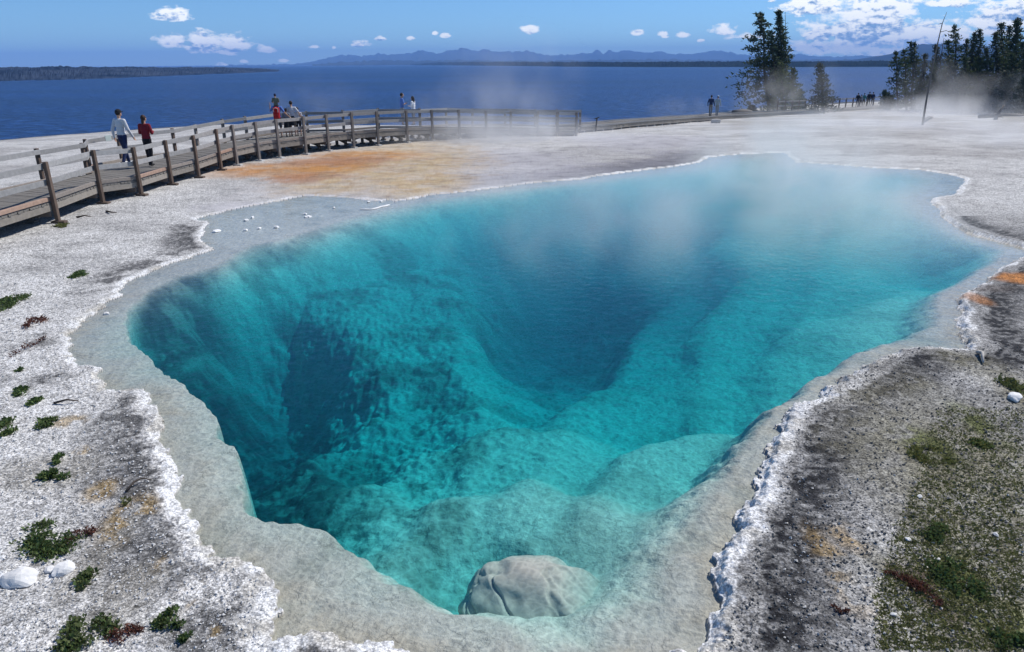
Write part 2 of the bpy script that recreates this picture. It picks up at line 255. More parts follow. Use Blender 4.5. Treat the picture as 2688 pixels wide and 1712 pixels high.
def ground_mat():
    m, nt = nmat('sinter_ground'); o = N(nt, 'ShaderNodeOutputMaterial'); p = N(nt, 'ShaderNodeBsdfPrincipled')
    at1 = N(nt, 'ShaderNodeAttribute', attribute_name='col'); un = N(nt, 'ShaderNodeAttribute', attribute_name='under')
    g = N(nt, 'ShaderNodeNewGeometry'); pos = g.outputs['Position']
    # distort coordinates so that grains do not form a lattice
    v1 = N(nt, 'ShaderNodeTexVoronoi'); v1.inputs['Scale'].default_value = 52; L(nt, pos, v1.inputs['Vector'])
    v2 = N(nt, 'ShaderNodeTexVoronoi'); v2.inputs['Scale'].default_value = 15; L(nt, pos, v2.inputs['Vector'])
    nz = N(nt, 'ShaderNodeTexNoise'); nz.inputs['Scale'].default_value = 22; nz.inputs['Detail'].default_value = 5; L(nt, pos, nz.inputs['Vector'])
    s1 = N(nt, 'ShaderNodeSeparateColor'); L(nt, v1.outputs['Color'], s1.inputs[0])
    s2 = N(nt, 'ShaderNodeSeparateColor'); L(nt, v2.outputs['Color'], s2.inputs[0])
    a = ramp(nt, s1.outputs[0], [(0, .52), (.22, .72), (.45, .98), (1, 1.14)])
    gap = ramp(nt, v1.outputs['Distance'], [(.0, 1.08), (.45, 1.0), (.75, .5)])
    b = ramp(nt, s2.outputs[1], [(0, .62), (.25, .9), (1, 1.12)])
    c = ramp(nt, nz.outputs[0], [(.3, .55), (.5, 1.0), (.7, 1.2)])
    pat = math_n(nt, 'MULTIPLY', math_n(nt, 'MULTIPLY', a, gap), math_n(nt, 'MULTIPLY', b, c))
    pat = math_n(nt, 'MULTIPLY', pat, 1.22)
    gr = at1.outputs['Alpha']
    mL = N(nt, 'ShaderNodeMapping'); mL.inputs['Scale'].default_value = (.8, 1.1, 1); L(nt, pos, mL.inputs[0]); nL = N(nt, 'ShaderNodeTexNoise'); nL.inputs['Scale'].default_value = 1.1; nL.inputs['Detail'].default_value = 8; nL.inputs['Roughness'].default_value = .72; L(nt, mL.outputs[0], nL.inputs['Vector'])
    big = ramp(nt, nL.outputs[0], [(.33, .62), (.46, .92), (.56, 1.02), (.7, 1.1)])
    f = math_n(nt, 'MULTIPLY', math_n(nt, 'ADD', math_n(nt, 'MULTIPLY', pat, gr), math_n(nt, 'SUBTRACT', 1, gr)), big)
    # under water: fine cracks and silt mottling
    w = N(nt, 'ShaderNodeTexNoise'); w.inputs['Scale'].default_value = 3; w.inputs['Detail'].default_value = 6; w.inputs['Roughness'].default_value = .65; L(nt, pos, w.inputs['Vector'])
    vc = N(nt, 'ShaderNodeVectorMath', operation='MULTIPLY_ADD'); L(nt, w.outputs['Color'], vc.inputs[0]); vc.inputs[1].default_value = (.5, .5, .5); L(nt, pos, vc.inputs[2])
    cr = N(nt, 'ShaderNodeTexVoronoi', feature='DISTANCE_TO_EDGE'); cr.inputs['Scale'].default_value = 4.2; L(nt, vc.outputs[0], cr.inputs['Vector'])
    crk0 = ramp(nt, cr.outputs['Distance'], [(0, .74), (.03, .93), (.12, 1.0)]); cm_ = N(nt, 'ShaderNodeMix'); L(nt, ramp(nt, w.outputs[0], [(.46, 0.), (.56, 1.)]), cm_.inputs[0]); cm_.inputs[2].default_value = 1.; L(nt, crk0, cm_.inputs[3]); crk = cm_.outputs[0]
    f2 = math_n(nt, 'MULTIPLY', crk, math_n(nt, 'MULTIPLY_ADD', w.outputs[0], .35, .83))
    fm = N(nt, 'ShaderNodeMix'); L(nt, un.outputs['Fac'], fm.inputs[0]); L(nt, f, fm.inputs[2]); L(nt, f2, fm.inputs[3])
    sc = N(nt, 'ShaderNodeVectorMath', operation='SCALE'); L(nt, at1.outputs['Color'], sc.inputs[0]); L(nt, fm.outputs[0], sc.inputs['Scale'])
    mn = N(nt, 'ShaderNodeVectorMath', operation='MINIMUM'); mn.inputs[1].default_value = (.9, .9, .9); L(nt, sc.outputs[0], mn.inputs[0])
    L(nt, mn.outputs[0], p.inputs['Base Color']); p.inputs['Roughness'].default_value = .9; p.inputs['Specular IOR Level'].default_value = .15
    h1 = math_n(nt, 'ADD', math_n(nt, 'MULTIPLY', s1.outputs[1], .012), math_n(nt, 'ADD', math_n(nt, 'MULTIPLY', s2.outputs[0], .014), math_n(nt, 'MULTIPLY', nz.outputs[0], .03)))
    h1 = math_n(nt, 'MULTIPLY', h1, math_n(nt, 'MULTIPLY_ADD', gr, .8, .2))
    h2 = math_n(nt, 'ADD', math_n(nt, 'MULTIPLY', crk, .02), math_n(nt, 'MULTIPLY', w.outputs[0], .10))
    hm = N(nt, 'ShaderNodeMix'); L(nt, un.outputs['Fac'], hm.inputs[0]); L(nt, h1, hm.inputs[2]); L(nt, h2, hm.inputs[3])
    bp = N(nt, 'ShaderNodeBump'); bp.inputs['Strength'].default_value = .8; bp.inputs['Distance'].default_value = 1.0
    L(nt, hm.outputs[0], bp.inputs['Height']); L(nt, bp.outputs[0], p.inputs['Normal'])
    L(nt, p.outputs[0], o.inputs[0]); return m
ground = tag(link('ground', build_ground(), ground_mat()), 'white and grey sinter ground around and under the blue spring', kind='structure')
#SECTION water
def box_mesh(name, x0, x1, y0, y1, z0, z1):
    V = [(x, y, z) for z in (z0, z1) for y in (y0, y1) for x in (x0, x1)]
    return mesh_np(name, V, [(0, 2, 3, 1), (4, 5, 7, 6), (0, 1, 5, 4), (2, 6, 7, 3), (0, 4, 6, 2), (1, 3, 7, 5)])
def pool_mat():
    m, nt = nmat('spring_water'); o = N(nt, 'ShaderNodeOutputMaterial')
    tr = N(nt, 'ShaderNodeBsdfTransparent')
    g0 = N(nt, 'ShaderNodeNewGeometry'); nw = N(nt, 'ShaderNodeTexNoise'); nw.inputs['Scale'].default_value = 2.2; nw.inputs['Detail'].default_value = 3; L(nt, g0.outputs['Position'], nw.inputs['Vector'])
    vm = N(nt, 'ShaderNodeVectorMath', operation='MULTIPLY_ADD'); L(nt, nw.outputs['Color'], vm.inputs[0]); vm.inputs[1].default_value = (.35, .35, 0); L(nt, g0.outputs['Position'], vm.inputs[2])
    ve = N(nt, 'ShaderNodeTexVoronoi', feature='DISTANCE_TO_EDGE'); ve.inputs['Scale'].default_value = 12; L(nt, vm.outputs[0], ve.inputs['Vector'])
    L(nt, ramp(nt, ve.outputs['Distance'], [(0, 1.), (.06, .98), (.2, .84), (.5, .81)]), tr.inputs[0])  # caustic light lines put into the surface's transparent colour
    gl = N(nt, 'ShaderNodeBsdfGlossy'); gl.inputs['Roughness'].default_value = .04
    g = N(nt, 'ShaderNodeNewGeometry')
    n1 = N(nt, 'ShaderNodeTexNoise'); n1.inputs['Scale'].default_value = 5; n1.inputs['Detail'].default_value = 4; L(nt, g.outputs['Position'], n1.inputs['Vector'])
    bp = N(nt, 'ShaderNodeBump'); bp.inputs['Strength'].default_value = .32; bp.inputs['Distance'].default_value = .05; L(nt, n1.outputs[0], bp.inputs['Height'])
    dt = N(nt, 'ShaderNodeVectorMath', operation='DOT_PRODUCT'); L(nt, g.outputs['Incoming'], dt.inputs[0]); L(nt, bp.outputs[0], dt.inputs[1])
    c5 = math_n(nt, 'POWER', math_n(nt, 'SUBTRACT', 1, math_n(nt, 'ABSOLUTE', dt.outputs['Value']), clamp=True), 5)
    fr = math_n(nt, 'MULTIPLY_ADD', c5, .9, .02); L(nt, bp.outputs[0], gl.inputs['Normal'])
    mx = N(nt, 'ShaderNodeMixShader'); L(nt, fr, mx.inputs[0]); L(nt, tr.outputs[0], mx.inputs[1]); L(nt, gl.outputs[0], mx.inputs[2])
    L(nt, mx.outputs[0], o.inputs[0])
    ab = N(nt, 'ShaderNodeVolumeAbsorption'); ab.inputs[0].default_value = (0, .852, .895, 1); ab.inputs[1].default_value = .92
    sv = N(nt, 'ShaderNodeVolumeScatter'); sv.inputs[0].default_value = (.08, .68, .85, 1); sv.inputs[1].default_value = .035
    ad = N(nt, 'ShaderNodeAddShader'); L(nt, ab.outputs[0], ad.inputs[0]); L(nt, sv.outputs[0], ad.inputs[1]); L(nt, ad.outputs[0], o.inputs[1])
    return m
water = tag(link('water', box_mesh('water', -16.3, 31, 2.6, 44, -13, 0), pool_mat()), 'clear turquoise and deep blue hot spring water', kind='structure')
def lake_mat():
    m, nt = nmat('lake_water'); o = N(nt, 'ShaderNodeOutputMaterial'); p = N(nt, 'ShaderNodeBsdfPrincipled')
    g = N(nt, 'ShaderNodeNewGeometry'); mp = N(nt, 'ShaderNodeMapping'); mp.inputs['Scale'].default_value = (.55, .8, 1); L(nt, g.outputs['Position'], mp.inputs[0])
    n1 = N(nt, 'ShaderNodeTexNoise'); n1.inputs['Scale'].default_value = .75; n1.inputs['Detail'].default_value = 6; n1.inputs['Roughness'].default_value = .6; L(nt, mp.outputs[0], n1.inputs['Vector'])
    n2 = N(nt, 'ShaderNodeTexNoise'); n2.inputs['Scale'].default_value = .012; n2.inputs['Detail'].default_value = 4
    mp2 = N(nt, 'ShaderNodeMapping'); mp2.inputs['Scale'].default_value = (.35, 1.4, 1); L(nt, g.outputs['Position'], mp2.inputs[0]); L(nt, mp2.outputs[0], n2.inputs['Vector'])
    c = ramp(nt, n1.outputs[0], [(.34, (.001, .006, .045)), (.50, (.003, .020, .105)), (.62, (.012, .055, .21)), (.72, (.06, .14, .36))])
    k = N(nt, 'ShaderNodeVectorMath', operation='SCALE'); L(nt, c, k.inputs[0]); L(nt, math_n(nt, 'MULTIPLY_ADD', n2.outputs[0], 1.7, .15), k.inputs['Scale'])
    L(nt, k.outputs[0], p.inputs['Base Color']); p.inputs['Roughness'].default_value = .3; p.inputs['Specular IOR Level'].default_value = .2; p.inputs['IOR'].default_value = 1.33
    bp = N(nt, 'ShaderNodeBump'); bp.inputs['Strength'].default_value = .9; bp.inputs['Distance'].default_value = 1.1; L(nt, n1.outputs[0], bp.inputs['Height']); L(nt, bp.outputs[0], p.inputs['Normal'])
    L(nt, p.outputs[0], o.inputs[0]); return m
lake = tag(link('lake_water', mesh_np('lake_water', [(-14000, 58, -4), (14000, 58, -4), (14000, 15000, -4), (-14000, 15000, -4)], [(0, 1, 2, 3)]), lake_mat()), 'deep blue rippled lake reaching to the far shore', kind='structure')
#SECTION far
def ridge(name, pts, label, mat, ydist=None, depth=.12, foot=None, jag=0., seed=1, step=8, under=-5.):
    """pts: (u, v_foot, v_top): a hill with a front slope, a crest and a back slope, standing on the lake"""
    rnd = np.random.RandomState(seed); us = np.arange(pts[0][0], pts[-1][0]+.1, step)
    P = np.array(pts, float); fu = np.interp(us, P[:, 0], P[:, 1]); tu = np.interp(us, P[:, 0], P[:, 2]); rows = []
    front = []; crest = []
    for i, u in enumerate(us):
        if ydist is None: f = at(u, max(fu[i], 0), -4.)
        else: f = at_y(u, 165, ydist)
        yf = f[1]; yc = yf*(1+depth); tv = tu[i]
        c = at_y(u, tv-(3.2*(float(vn(np.array(u*.11), np.array(1.), seed))-.5)+1.6*(float(vn(np.array(u*.31), np.array(2.), seed))-.5) if ydist and ydist > 4000 else 0), yc); front.append((f[0], yf)); crest.append(c)
    K = 14; V = []
    for k in range(K+1):
        t = k/K
        for i, u in enumerate(us):
            f = front[i]; c = crest[i]
            if t <= .7:
                s = t/.7; x = f[0]+(c[0]-f[0])*s; y = f[1]+(c[1]-f[1])*s; e = math.sin(s*math.pi/2)**1.1
                z = under+(c[2]-under)*e
                z += (c[2]-under)*.34*(fbm(np.array(i*.16), np.array(k*.8), seed, 3)-.5)*(1 if 0 < s < .95 else 0)
            else:
                s = (t-.7)/.3; x = c[0]*(1+s*depth); y = c[1]*(1+s*depth); z = c[2]+(under-c[2])*s
            if .15 < t < .9: z += jag*f[1]/1900*(rnd.rand()-.4)
            V.append((x, y, z))
    n = len(us); idx = np.arange((K+1)*n).reshape(K+1, n)
    Q = np.stack([idx[:-1, :-1], idx[:-1, 1:], idx[1:, 1:], idx[1:, :-1]], -1).reshape(-1, 4)
    return tag(link(name, mesh_np(name, V, Q, jag == 0), mat), label, kind='structure')
def forest_mat(name, c1, c2, sc):
    m, nt = nmat(name); o = N(nt, 'ShaderNodeOutputMaterial'); p = N(nt, 'ShaderNodeBsdfPrincipled'); g = N(nt, 'ShaderNodeNewGeometry')
    mp = N(nt, 'ShaderNodeMapping'); mp.inputs['Scale'].default_value = (1, .5, 2.5); L(nt, g.outputs['Position'], mp.inputs[0])
    n1 = N(nt, 'ShaderNodeTexNoise'); n1.inputs['Scale'].default_value = sc; n1.inputs['Detail'].default_value = 8; n1.inputs['Roughness'].default_value = .65; L(nt, mp.outputs[0], n1.inputs['Vector'])
    L(nt, ramp(nt, n1.outputs[0], [(.35, c1), (.65, c2)]), p.inputs['Base Color']); p.inputs['Roughness'].default_value = 1; p.inputs['Specular IOR Level'].default_value = 0
    L(nt, p.outputs[0], o.inputs[0]); return m
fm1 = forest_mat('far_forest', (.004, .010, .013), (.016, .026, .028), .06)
fm2 = forest_mat('near_shore_forest', (.012, .024, .050), (.045, .062, .10), .035)  # extra blue: distance haze put into the forest colour
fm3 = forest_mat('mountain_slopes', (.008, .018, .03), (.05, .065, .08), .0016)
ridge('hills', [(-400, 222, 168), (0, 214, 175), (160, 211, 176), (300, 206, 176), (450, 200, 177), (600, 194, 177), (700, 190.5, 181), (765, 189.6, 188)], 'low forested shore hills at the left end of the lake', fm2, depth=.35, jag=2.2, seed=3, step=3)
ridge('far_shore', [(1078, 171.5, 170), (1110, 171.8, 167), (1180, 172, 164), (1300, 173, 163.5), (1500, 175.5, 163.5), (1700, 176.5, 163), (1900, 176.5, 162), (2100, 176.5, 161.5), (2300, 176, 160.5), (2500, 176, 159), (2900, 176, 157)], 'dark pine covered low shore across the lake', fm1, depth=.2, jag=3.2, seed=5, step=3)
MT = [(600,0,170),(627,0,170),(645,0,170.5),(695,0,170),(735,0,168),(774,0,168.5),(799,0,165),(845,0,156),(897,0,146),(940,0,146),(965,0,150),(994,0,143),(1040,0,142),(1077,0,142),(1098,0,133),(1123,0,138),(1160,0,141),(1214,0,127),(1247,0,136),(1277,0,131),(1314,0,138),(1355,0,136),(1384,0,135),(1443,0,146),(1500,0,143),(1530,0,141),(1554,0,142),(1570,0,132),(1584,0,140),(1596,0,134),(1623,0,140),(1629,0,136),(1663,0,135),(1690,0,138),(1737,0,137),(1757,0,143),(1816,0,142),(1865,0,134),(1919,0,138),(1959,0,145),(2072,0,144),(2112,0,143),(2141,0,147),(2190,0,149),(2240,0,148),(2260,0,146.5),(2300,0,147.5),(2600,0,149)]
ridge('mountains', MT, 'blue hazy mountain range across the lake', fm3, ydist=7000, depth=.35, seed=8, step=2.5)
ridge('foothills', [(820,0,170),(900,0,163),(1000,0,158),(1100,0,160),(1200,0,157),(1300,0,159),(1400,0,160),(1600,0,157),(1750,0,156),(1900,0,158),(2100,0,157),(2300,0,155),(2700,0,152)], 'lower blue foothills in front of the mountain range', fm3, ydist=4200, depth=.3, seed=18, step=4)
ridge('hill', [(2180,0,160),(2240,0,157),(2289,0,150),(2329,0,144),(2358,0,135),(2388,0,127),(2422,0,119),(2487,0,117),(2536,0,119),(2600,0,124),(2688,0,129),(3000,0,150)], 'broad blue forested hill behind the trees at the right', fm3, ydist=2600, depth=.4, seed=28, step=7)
#SECTION haze
def vol_mat(name, build):
    m, nt = nmat(name); o = N(nt, 'ShaderNodeOutputMaterial'); pv = N(nt, 'ShaderNodeVolumePrincipled'); build(nt, pv); L(nt, pv.outputs[0], o.inputs[1]); return m
def hz(nt, pv):
    pv.inputs['Color'].default_value = (.28, .53, 1, 1); pv.inputs['Density'].default_value = 1.6e-4; pv.inputs['Anisotropy'].default_value = 0.
haze = tag(link('haze', box_mesh('haze', -11000, 11000, -60, 10800, -15, 185), vol_mat('haze', hz)), 'thin blue air over the lake and far mountains', kind='stuff')
#SECTION sky
SUN_AZ, SUN_EL = rad(58), rad(50)      # azimuth clockwise from +Y
sd_ = bpy.data.lights.new('sun', 'SUN'); sd_.energy = 4.6; sd_.angle = rad(.53); sd_.color = (1, .96, .9)
sun = bpy.data.objects.new('sun', sd_); COL.objects.link(sun)
sv_ = Vector((math.sin(SUN_AZ)*math.cos(SUN_EL), math.cos(SUN_AZ)*math.cos(SUN_EL), math.sin(SUN_EL)))
sun.rotation_euler = sv_.to_track_quat('Z', 'Y').to_euler(); sun.location = (0, 0, 50)
W = bpy.data.worlds.new('World'); SC.world = W; W.use_nodes = True; nt = W.node_tree; nt.nodes.clear()
wo = N(nt, 'ShaderNodeOutputWorld'); bg = N(nt, 'ShaderNodeBackground'); bg.inputs[1].default_value = .13
sk = N(nt, 'ShaderNodeTexSky', sky_type='NISHITA'); sk.sun_disc = False; sk.sun_elevation = SUN_EL; sk.sun_rotation = SUN_AZ; sk.air_density = 1.0; sk.dust_density = .3; sk.ozone_density = 3.
sk.altitude = 2400
tc = N(nt, 'ShaderNodeTexCoord'); sx = N(nt, 'ShaderNodeSeparateXYZ'); L(nt, tc.outputs['Generated'], sx.inputs[0])
yv = math_n(nt, 'MAXIMUM', sx.outputs[1], .05)
ga = math_n(nt, 'DIVIDE', sx.outputs[0], yv); ge = math_n(nt, 'DIVIDE', sx.outputs[2], yv)
cv = N(nt, 'ShaderNodeCombineXYZ'); L(nt, ga, cv.inputs[0]); L(nt, ge, cv.inputs[1])
CL = [(455,42,55,18),(445,112,50,19),(540,120,62,26),(620,118,52,26),(600,135,60,14),(700,132,36,15),(822,124,18,7),(877,126,8,5),(940,118,34,10),(998,102,16,6),(1078,101,14,6),(1142,88,10,6),(1168,94,14,6),(1393,80,34,15),(1672,87,22,8),(1742,90,18,9),(1745,97,14,5),(1790,94,22,9),(1840,107,14,5),(1900,85,46,17),(1960,98,70,12),(2025,3,16,5),(580,170,22,8),(745,160,16,5),(640,162,14,5),
      (2140,20,110,26),(2300,35,150,60),(2250,75,150,40),(2330,100,190,36),(2200,130,160,24),(2450,100,190,40),(2420,140,260,22),(2620,60,120,70),(2688,20,90,40),(2500,10,130,14),(2150,95,50,20)]
m = None; bt = None
for (u, v, ru, rv) in CL:
    ru, rv = (ru*.86, rv*.8) if u < 2100 else (ru*.86, rv*.86)
    d0 = ray(u, v); a0 = d0[0]/d0[1]; e0 = d0[2]/d0[1]; kx = F/ru*.94; ky = F/rv*.94*.89
    dx = math_n(nt, 'MULTIPLY', math_n(nt, 'SUBTRACT', ga, a0), kx); dy = math_n(nt, 'MULTIPLY', math_n(nt, 'SUBTRACT', ge, e0), ky)
    dy = math_n(nt, 'MULTIPLY', dy, math_n(nt, 'MULTIPLY_ADD', math_n(nt, 'LESS_THAN', dy, 0), .45, .85))
    q = math_n(nt, 'SUBTRACT', 1, math_n(nt, 'SQRT', math_n(nt, 'ADD', math_n(nt, 'MULTIPLY', dx, dx), math_n(nt, 'MULTIPLY', dy, dy))))
    bq = math_n(nt, 'MULTIPLY', math_n(nt, 'MULTIPLY', dy, -1), math_n(nt, 'MULTIPLY', q, 4, clamp=True)); bt = bq if m is None else math_n(nt, 'MAXIMUM', bt, bq)
    m = q if m is None else math_n(nt, 'SMOOTH_MAX', m, q, .15)
def cn(off, sc_, st, det=9, ro=.6):
    mp = N(nt, 'ShaderNodeMapping'); mp.inputs['Scale'].default_value = (1, st, 1); mp.inputs['Location'].default_value = off; L(nt, cv.outputs[0], mp.inputs[0])
    z = N(nt, 'ShaderNodeTexNoise'); z.inputs['Scale'].default_value = sc_; z.inputs['Detail'].default_value = det; z.inputs['Roughness'].default_value = ro; L(nt, mp.outputs[0], z.inputs['Vector']); return z.outputs[0]
nz1 = cn((0, 0, 0), 52, 2.0, 10, .64); nz2 = cn((-.003, -.010, 0), 52, 2.0, 10, .64); nzb = cn((3, 1, 0), 9, 3., 3, .5)
big = math_n(nt, 'ADD', math_n(nt, 'MULTIPLY', math_n(nt, 'SUBTRACT', nz1, .5), 2.7), math_n(nt, 'MULTIPLY', math_n(nt, 'SUBTRACT', nzb, .5), 2.2))
cov0 = math_n(nt, 'ADD', math_n(nt, 'MULTIPLY', m, 1.25), math_n(nt, 'ADD', big, -.10))
front = math_n(nt, 'GREATER_THAN', sx.outputs[1], .1)
cov = math_n(nt, 'MULTIPLY', ramp(nt, cov0, [(.0, 0.), (.12, .28), (.45, 1.)]), front)
lit = math_n(nt, 'ADD', math_n(nt, 'MULTIPLY', math_n(nt, 'SUBTRACT', nz1, nz2), 3.2), .98)
lit = math_n(nt, 'SUBTRACT', lit, math_n(nt, 'MULTIPLY', math_n(nt, 'SUBTRACT', nzb, .5), 1.6))
lit = math_n(nt, 'SUBTRACT', lit, math_n(nt, 'MULTIPLY', ramp(nt, cov0, [(.5, 0.), (1.4, 1.)]), .12))
lit = math_n(nt, 'SUBTRACT', lit, math_n(nt, 'MULTIPLY', math_n(nt, 'MAXIMUM', bt, 0), .75))
ccol = ramp(nt, lit, [(.05, (1.7, 3.0, 5.2)), (.35, (3.6, 4.9, 6.7)), (.58, (7.6, 8.2, 8.6)), (.78, (10.5, 10.6, 10.2))])
skg = N(nt, 'ShaderNodeVectorMath', operation='MULTIPLY'); L(nt, sk.outputs[0], skg.inputs[0]); skg.inputs[1].default_value = (.52, .75, .95)
mx = N(nt, 'ShaderNodeMix', data_type='RGBA'); L(nt, cov, mx.inputs[0]); L(nt, skg.outputs[0], mx.inputs[6]); L(nt, ccol, mx.inputs[7])
L(nt, mx.outputs[2], bg.inputs[0]); L(nt, bg.outputs[0], wo.inputs[0])
#SECTION builders
class MB:
    def __init__(self): self.v = []; self.f = []
    def add(self, V, Fc):
        n = len(self.v); self.v += [tuple(map(float, p)) for p in V]; self.f += [tuple(i+n for i in q) for q in Fc]
    def beam(self, a, b, w, h, up=(0, 0, 1)):
        """box from a to b, w across, h along up, centred"""
        a = Vector(a); b = Vector(b); d = (b-a).normalized(); u = Vector(up); s = d.cross(u).normalized(); u = s.cross(d).normalized()
        V = [p+s*(x*w/2)+u*(z*h/2) for p in (a, b) for x, z in ((-1, -1), (1, -1), (1, 1), (-1, 1))]
        self.add(V, [(3, 2, 1, 0), (4, 5, 6, 7), (0, 1, 5, 4), (1, 2, 6, 5), (2, 3, 7, 6), (3, 0, 4, 7)])
    def tube(self, pts, rs, n=8, cap=True):
        pts = [Vector(p) for p in pts]; k0 = len(self.v); x = None
        for i, p in enumerate(pts):
            d = (pts[min(i+1, len(pts)-1)]-pts[max(i-1, 0)]).normalized()
            if x is None: x = d.orthogonal().normalized()
            x = (x-d*x.dot(d)).normalized(); y = d.cross(x)
            for j in range(n):
                t = 2*math.pi*j/n; self.v.append(tuple(p+(x*math.cos(t)+y*math.sin(t))*rs[i]))
        for i in range(len(pts)-1):
            for j in range(n):
                a = k0+i*n+j; b = k0+i*n+(j+1) % n; self.f.append((a, b, b+n, a+n))
        if cap:
            self.f.append(tuple(k0+j for j in reversed(range(n)))); e = k0+(len(pts)-1)*n; self.f.append(tuple(e+j for j in range(n)))
    def ball(self, c, r, n=10, m=7, rot=None):
        c = Vector(c); r = Vector(r) if not isinstance(r, (int, float)) else Vector((r, r, r)); k0 = len(self.v)
        for i in range(m+1):
            ph = math.pi*i/m
            for j in range(n):
                t = 2*math.pi*j/n; q = Vector((r.x*math.sin(ph)*math.cos(t), r.y*math.sin(ph)*math.sin(t), r.z*math.cos(ph)))
                if rot: q = rot @ q
                self.v.append(tuple(c+q))
        for i in range(m):
            for j in range(n):
                a = k0+i*n+j; b = k0+i*n+(j+1) % n
                if i == 0: self.f.append((a, a+n, b+n))
                elif i == m-1: self.f.append((a, a+n, b))
                else: self.f.append((a, a+n, b+n, b))
    def build(self, name, mat, parent=None, smooth=False, bevel=0.):
        me = bpy.data.meshes.new(name); me.from_pydata(self.v, [], self.f); me.update()
        bm = bmesh.new(); bm.from_mesh(me); bmesh.ops.remove_doubles(bm, verts=bm.verts, dist=1e-5); bmesh.ops.recalc_face_normals(bm, faces=bm.faces); bm.to_mesh(me); bm.free()
        me.polygons.foreach_set('use_smooth', [smooth]*len(me.polygons))
        o = link(name, me, mat, parent)
        if bevel: b = o.modifiers.new('b', 'BEVEL'); b.width = bevel; b.segments = 1
        return o
def wood(name, c, var=.3, sc=(1, 1, 1), scale=9):
    return simple_mat(name, c, .85, var, scale, .35, 6, stretch=sc)
M = dict(rail=wood('weathered_grey_wood', (.30, .295, .29), .32), post=wood('brown_post_wood', (.12, .085, .065), .4), gpost=wood('grey_post_wood', (.185, .165, .15), .4), gcurb=wood('pale_kerb_wood', (.27, .235, .205), .35), deck=wood('deck_wood', (.20, .185, .165), .35, scale=14),
    curb=wood('kerb_wood', (.33, .225, .17), .35), beam=wood('beam_wood', (.27, .24, .205), .35), dark=wood('under_wood', (.15, .125, .11), .3),
    foot=simple_mat('concrete_footing', (.55, .54, .52), .9, .15))
#SECTION boardwalk
NEAR = [((148,588),(124,409)),((266,536),(253,399)),((368,517),(357,392)),((448,489),(441,373)),((519,470),(515,357)),((578,451),(576,341)),((620,438),(617,330)),((679,426),(675,320)),((733,418),(729,313)),((802,408),(798,309)),((862,399),(858,303)),((928,391),(927,297)),((992,385),(990,293)),((1069,377),(1066,292)),((1135,371),(1135,290)),((1205,366),(1204,290)),((1275,361),(1275,294)),((1340,357),(1340,294)),((1410,356),(1410,297)),((1462,354),(1462,297)),((1511,351),(1511,297))]
ZD = [.62,.60,.56,.56,.59,.64,.68,.72,.745,.745,.745,.75,.75,.70,.655,.58,.46,.37,.30,.25,.18]
nearp = [Vector((*at(*b)[:2], z)) for (b, t), z in zip(NEAR, ZD)]
nearp = [Vector((-13.1, 13.6, .62)), Vector((-12.95, 17.0, .62))]+nearp
farp = [Vector((-15.5, 13.6, .62)), Vector((-15.45, 17.6, .62)), Vector((-15.45, 21., .62)), Vector((*at(101,395,1.65)[:2], .60)), Vector((*at(219,377,1.63)[:2], .57)), Vector((*at(227,366,1.63)[:2], .57)), Vector((*at(312,354,1.63)[:2], .57)), Vector((*at(455,340,1.62)[:2], .57)), Vector((*at(515,329,1.64)[:2], .60)), Vector((*at(586,317,1.69)[:2], .66)), Vector((*at(645,309,1.76)[:2], .72)), Vector((-12.2, 39.2, .75)), Vector((-10.9, 40.3, .75)), Vector((*at(900,293,1.80)[:2], .75)), Vector((-7.4, 42.3, .75)), Vector((*at(1103,287,1.74)[:2], .68)), Vector((-3.8, 45.3, .6)), Vector((-2.3, 46.6, .47)), Vector((-.3, 47.8, .39)), Vector((1.6, 48.0, .30)), Vector((3.0, 48.4, .25)), Vector((4.6, 49.0, .18))]
def resample(pts, step):
    out = []; acc = 0; L_ = [0]
    for a, b in zip(pts, pts[1:]): L_.append(L_[-1]+(b-a).length)
    n = max(2, int(L_[-1]/step)); res = []
    for k in range(n+1):
        s = L_[-1]*k/n; i = max(i for i in range(len(pts)-1) if L_[i] <= s+1e-9)
        res.append(pts[i].lerp(pts[i+1], (s-L_[i])/max(1e-9, L_[i+1]-L_[i])))
    return res
def deck_mesh(A_, B_, n, th=.05, gap=.012, seed=1):
    """planks laid across between two edge lines"""
    rnd = random.Random(seed); m = MB(); A_ = resample(A_, .01 if False else .05); B_ = resample(B_, .05)
    ga = lambda t: A_[min(len(A_)-1, int(t*(len(A_)-1)))].lerp(A_[min(len(A_)-1, int(t*(len(A_)-1))+1)], t*(len(A_)-1) % 1)
    gb = lambda t: B_[min(len(B_)-1, int(t*(len(B_)-1)))].lerp(B_[min(len(B_)-1, int(t*(len(B_)-1))+1)], t*(len(B_)-1) % 1)
    for k in range(n):
        t0 = k/n+.06/n; t1 = (k+1)/n-.06/n; dz = rnd.uniform(-.006, .006); e = rnd.uniform(-.02, .02)
        a0, a1, b0, b1 = ga(t0), ga(t1), gb(t0), gb(t1); d = (b0-a0).normalized()*e
        T = [a0-d, a1-d, b1+d, b0+d]; V = [(p.x, p.y, p.z+dz) for p in T]+[(p.x, p.y, p.z+dz-th) for p in T]
        m.add(V, [(0, 1, 2, 3), (7, 6, 5, 4), (0, 4, 5, 1), (1, 5, 6, 2), (2, 6, 7, 3), (3, 7, 4, 0)])
    return m
rnd = random.Random(4)
bw = empty('boardwalk', (-13, 14, 0)); tag(bw, 'long raised grey wooden boardwalk with double plank railings curving along the spring', 'boardwalk')
bw.location = (0, 0, 0)
deck_mesh(nearp, farp, 330).build('deck', M['deck'], bw)
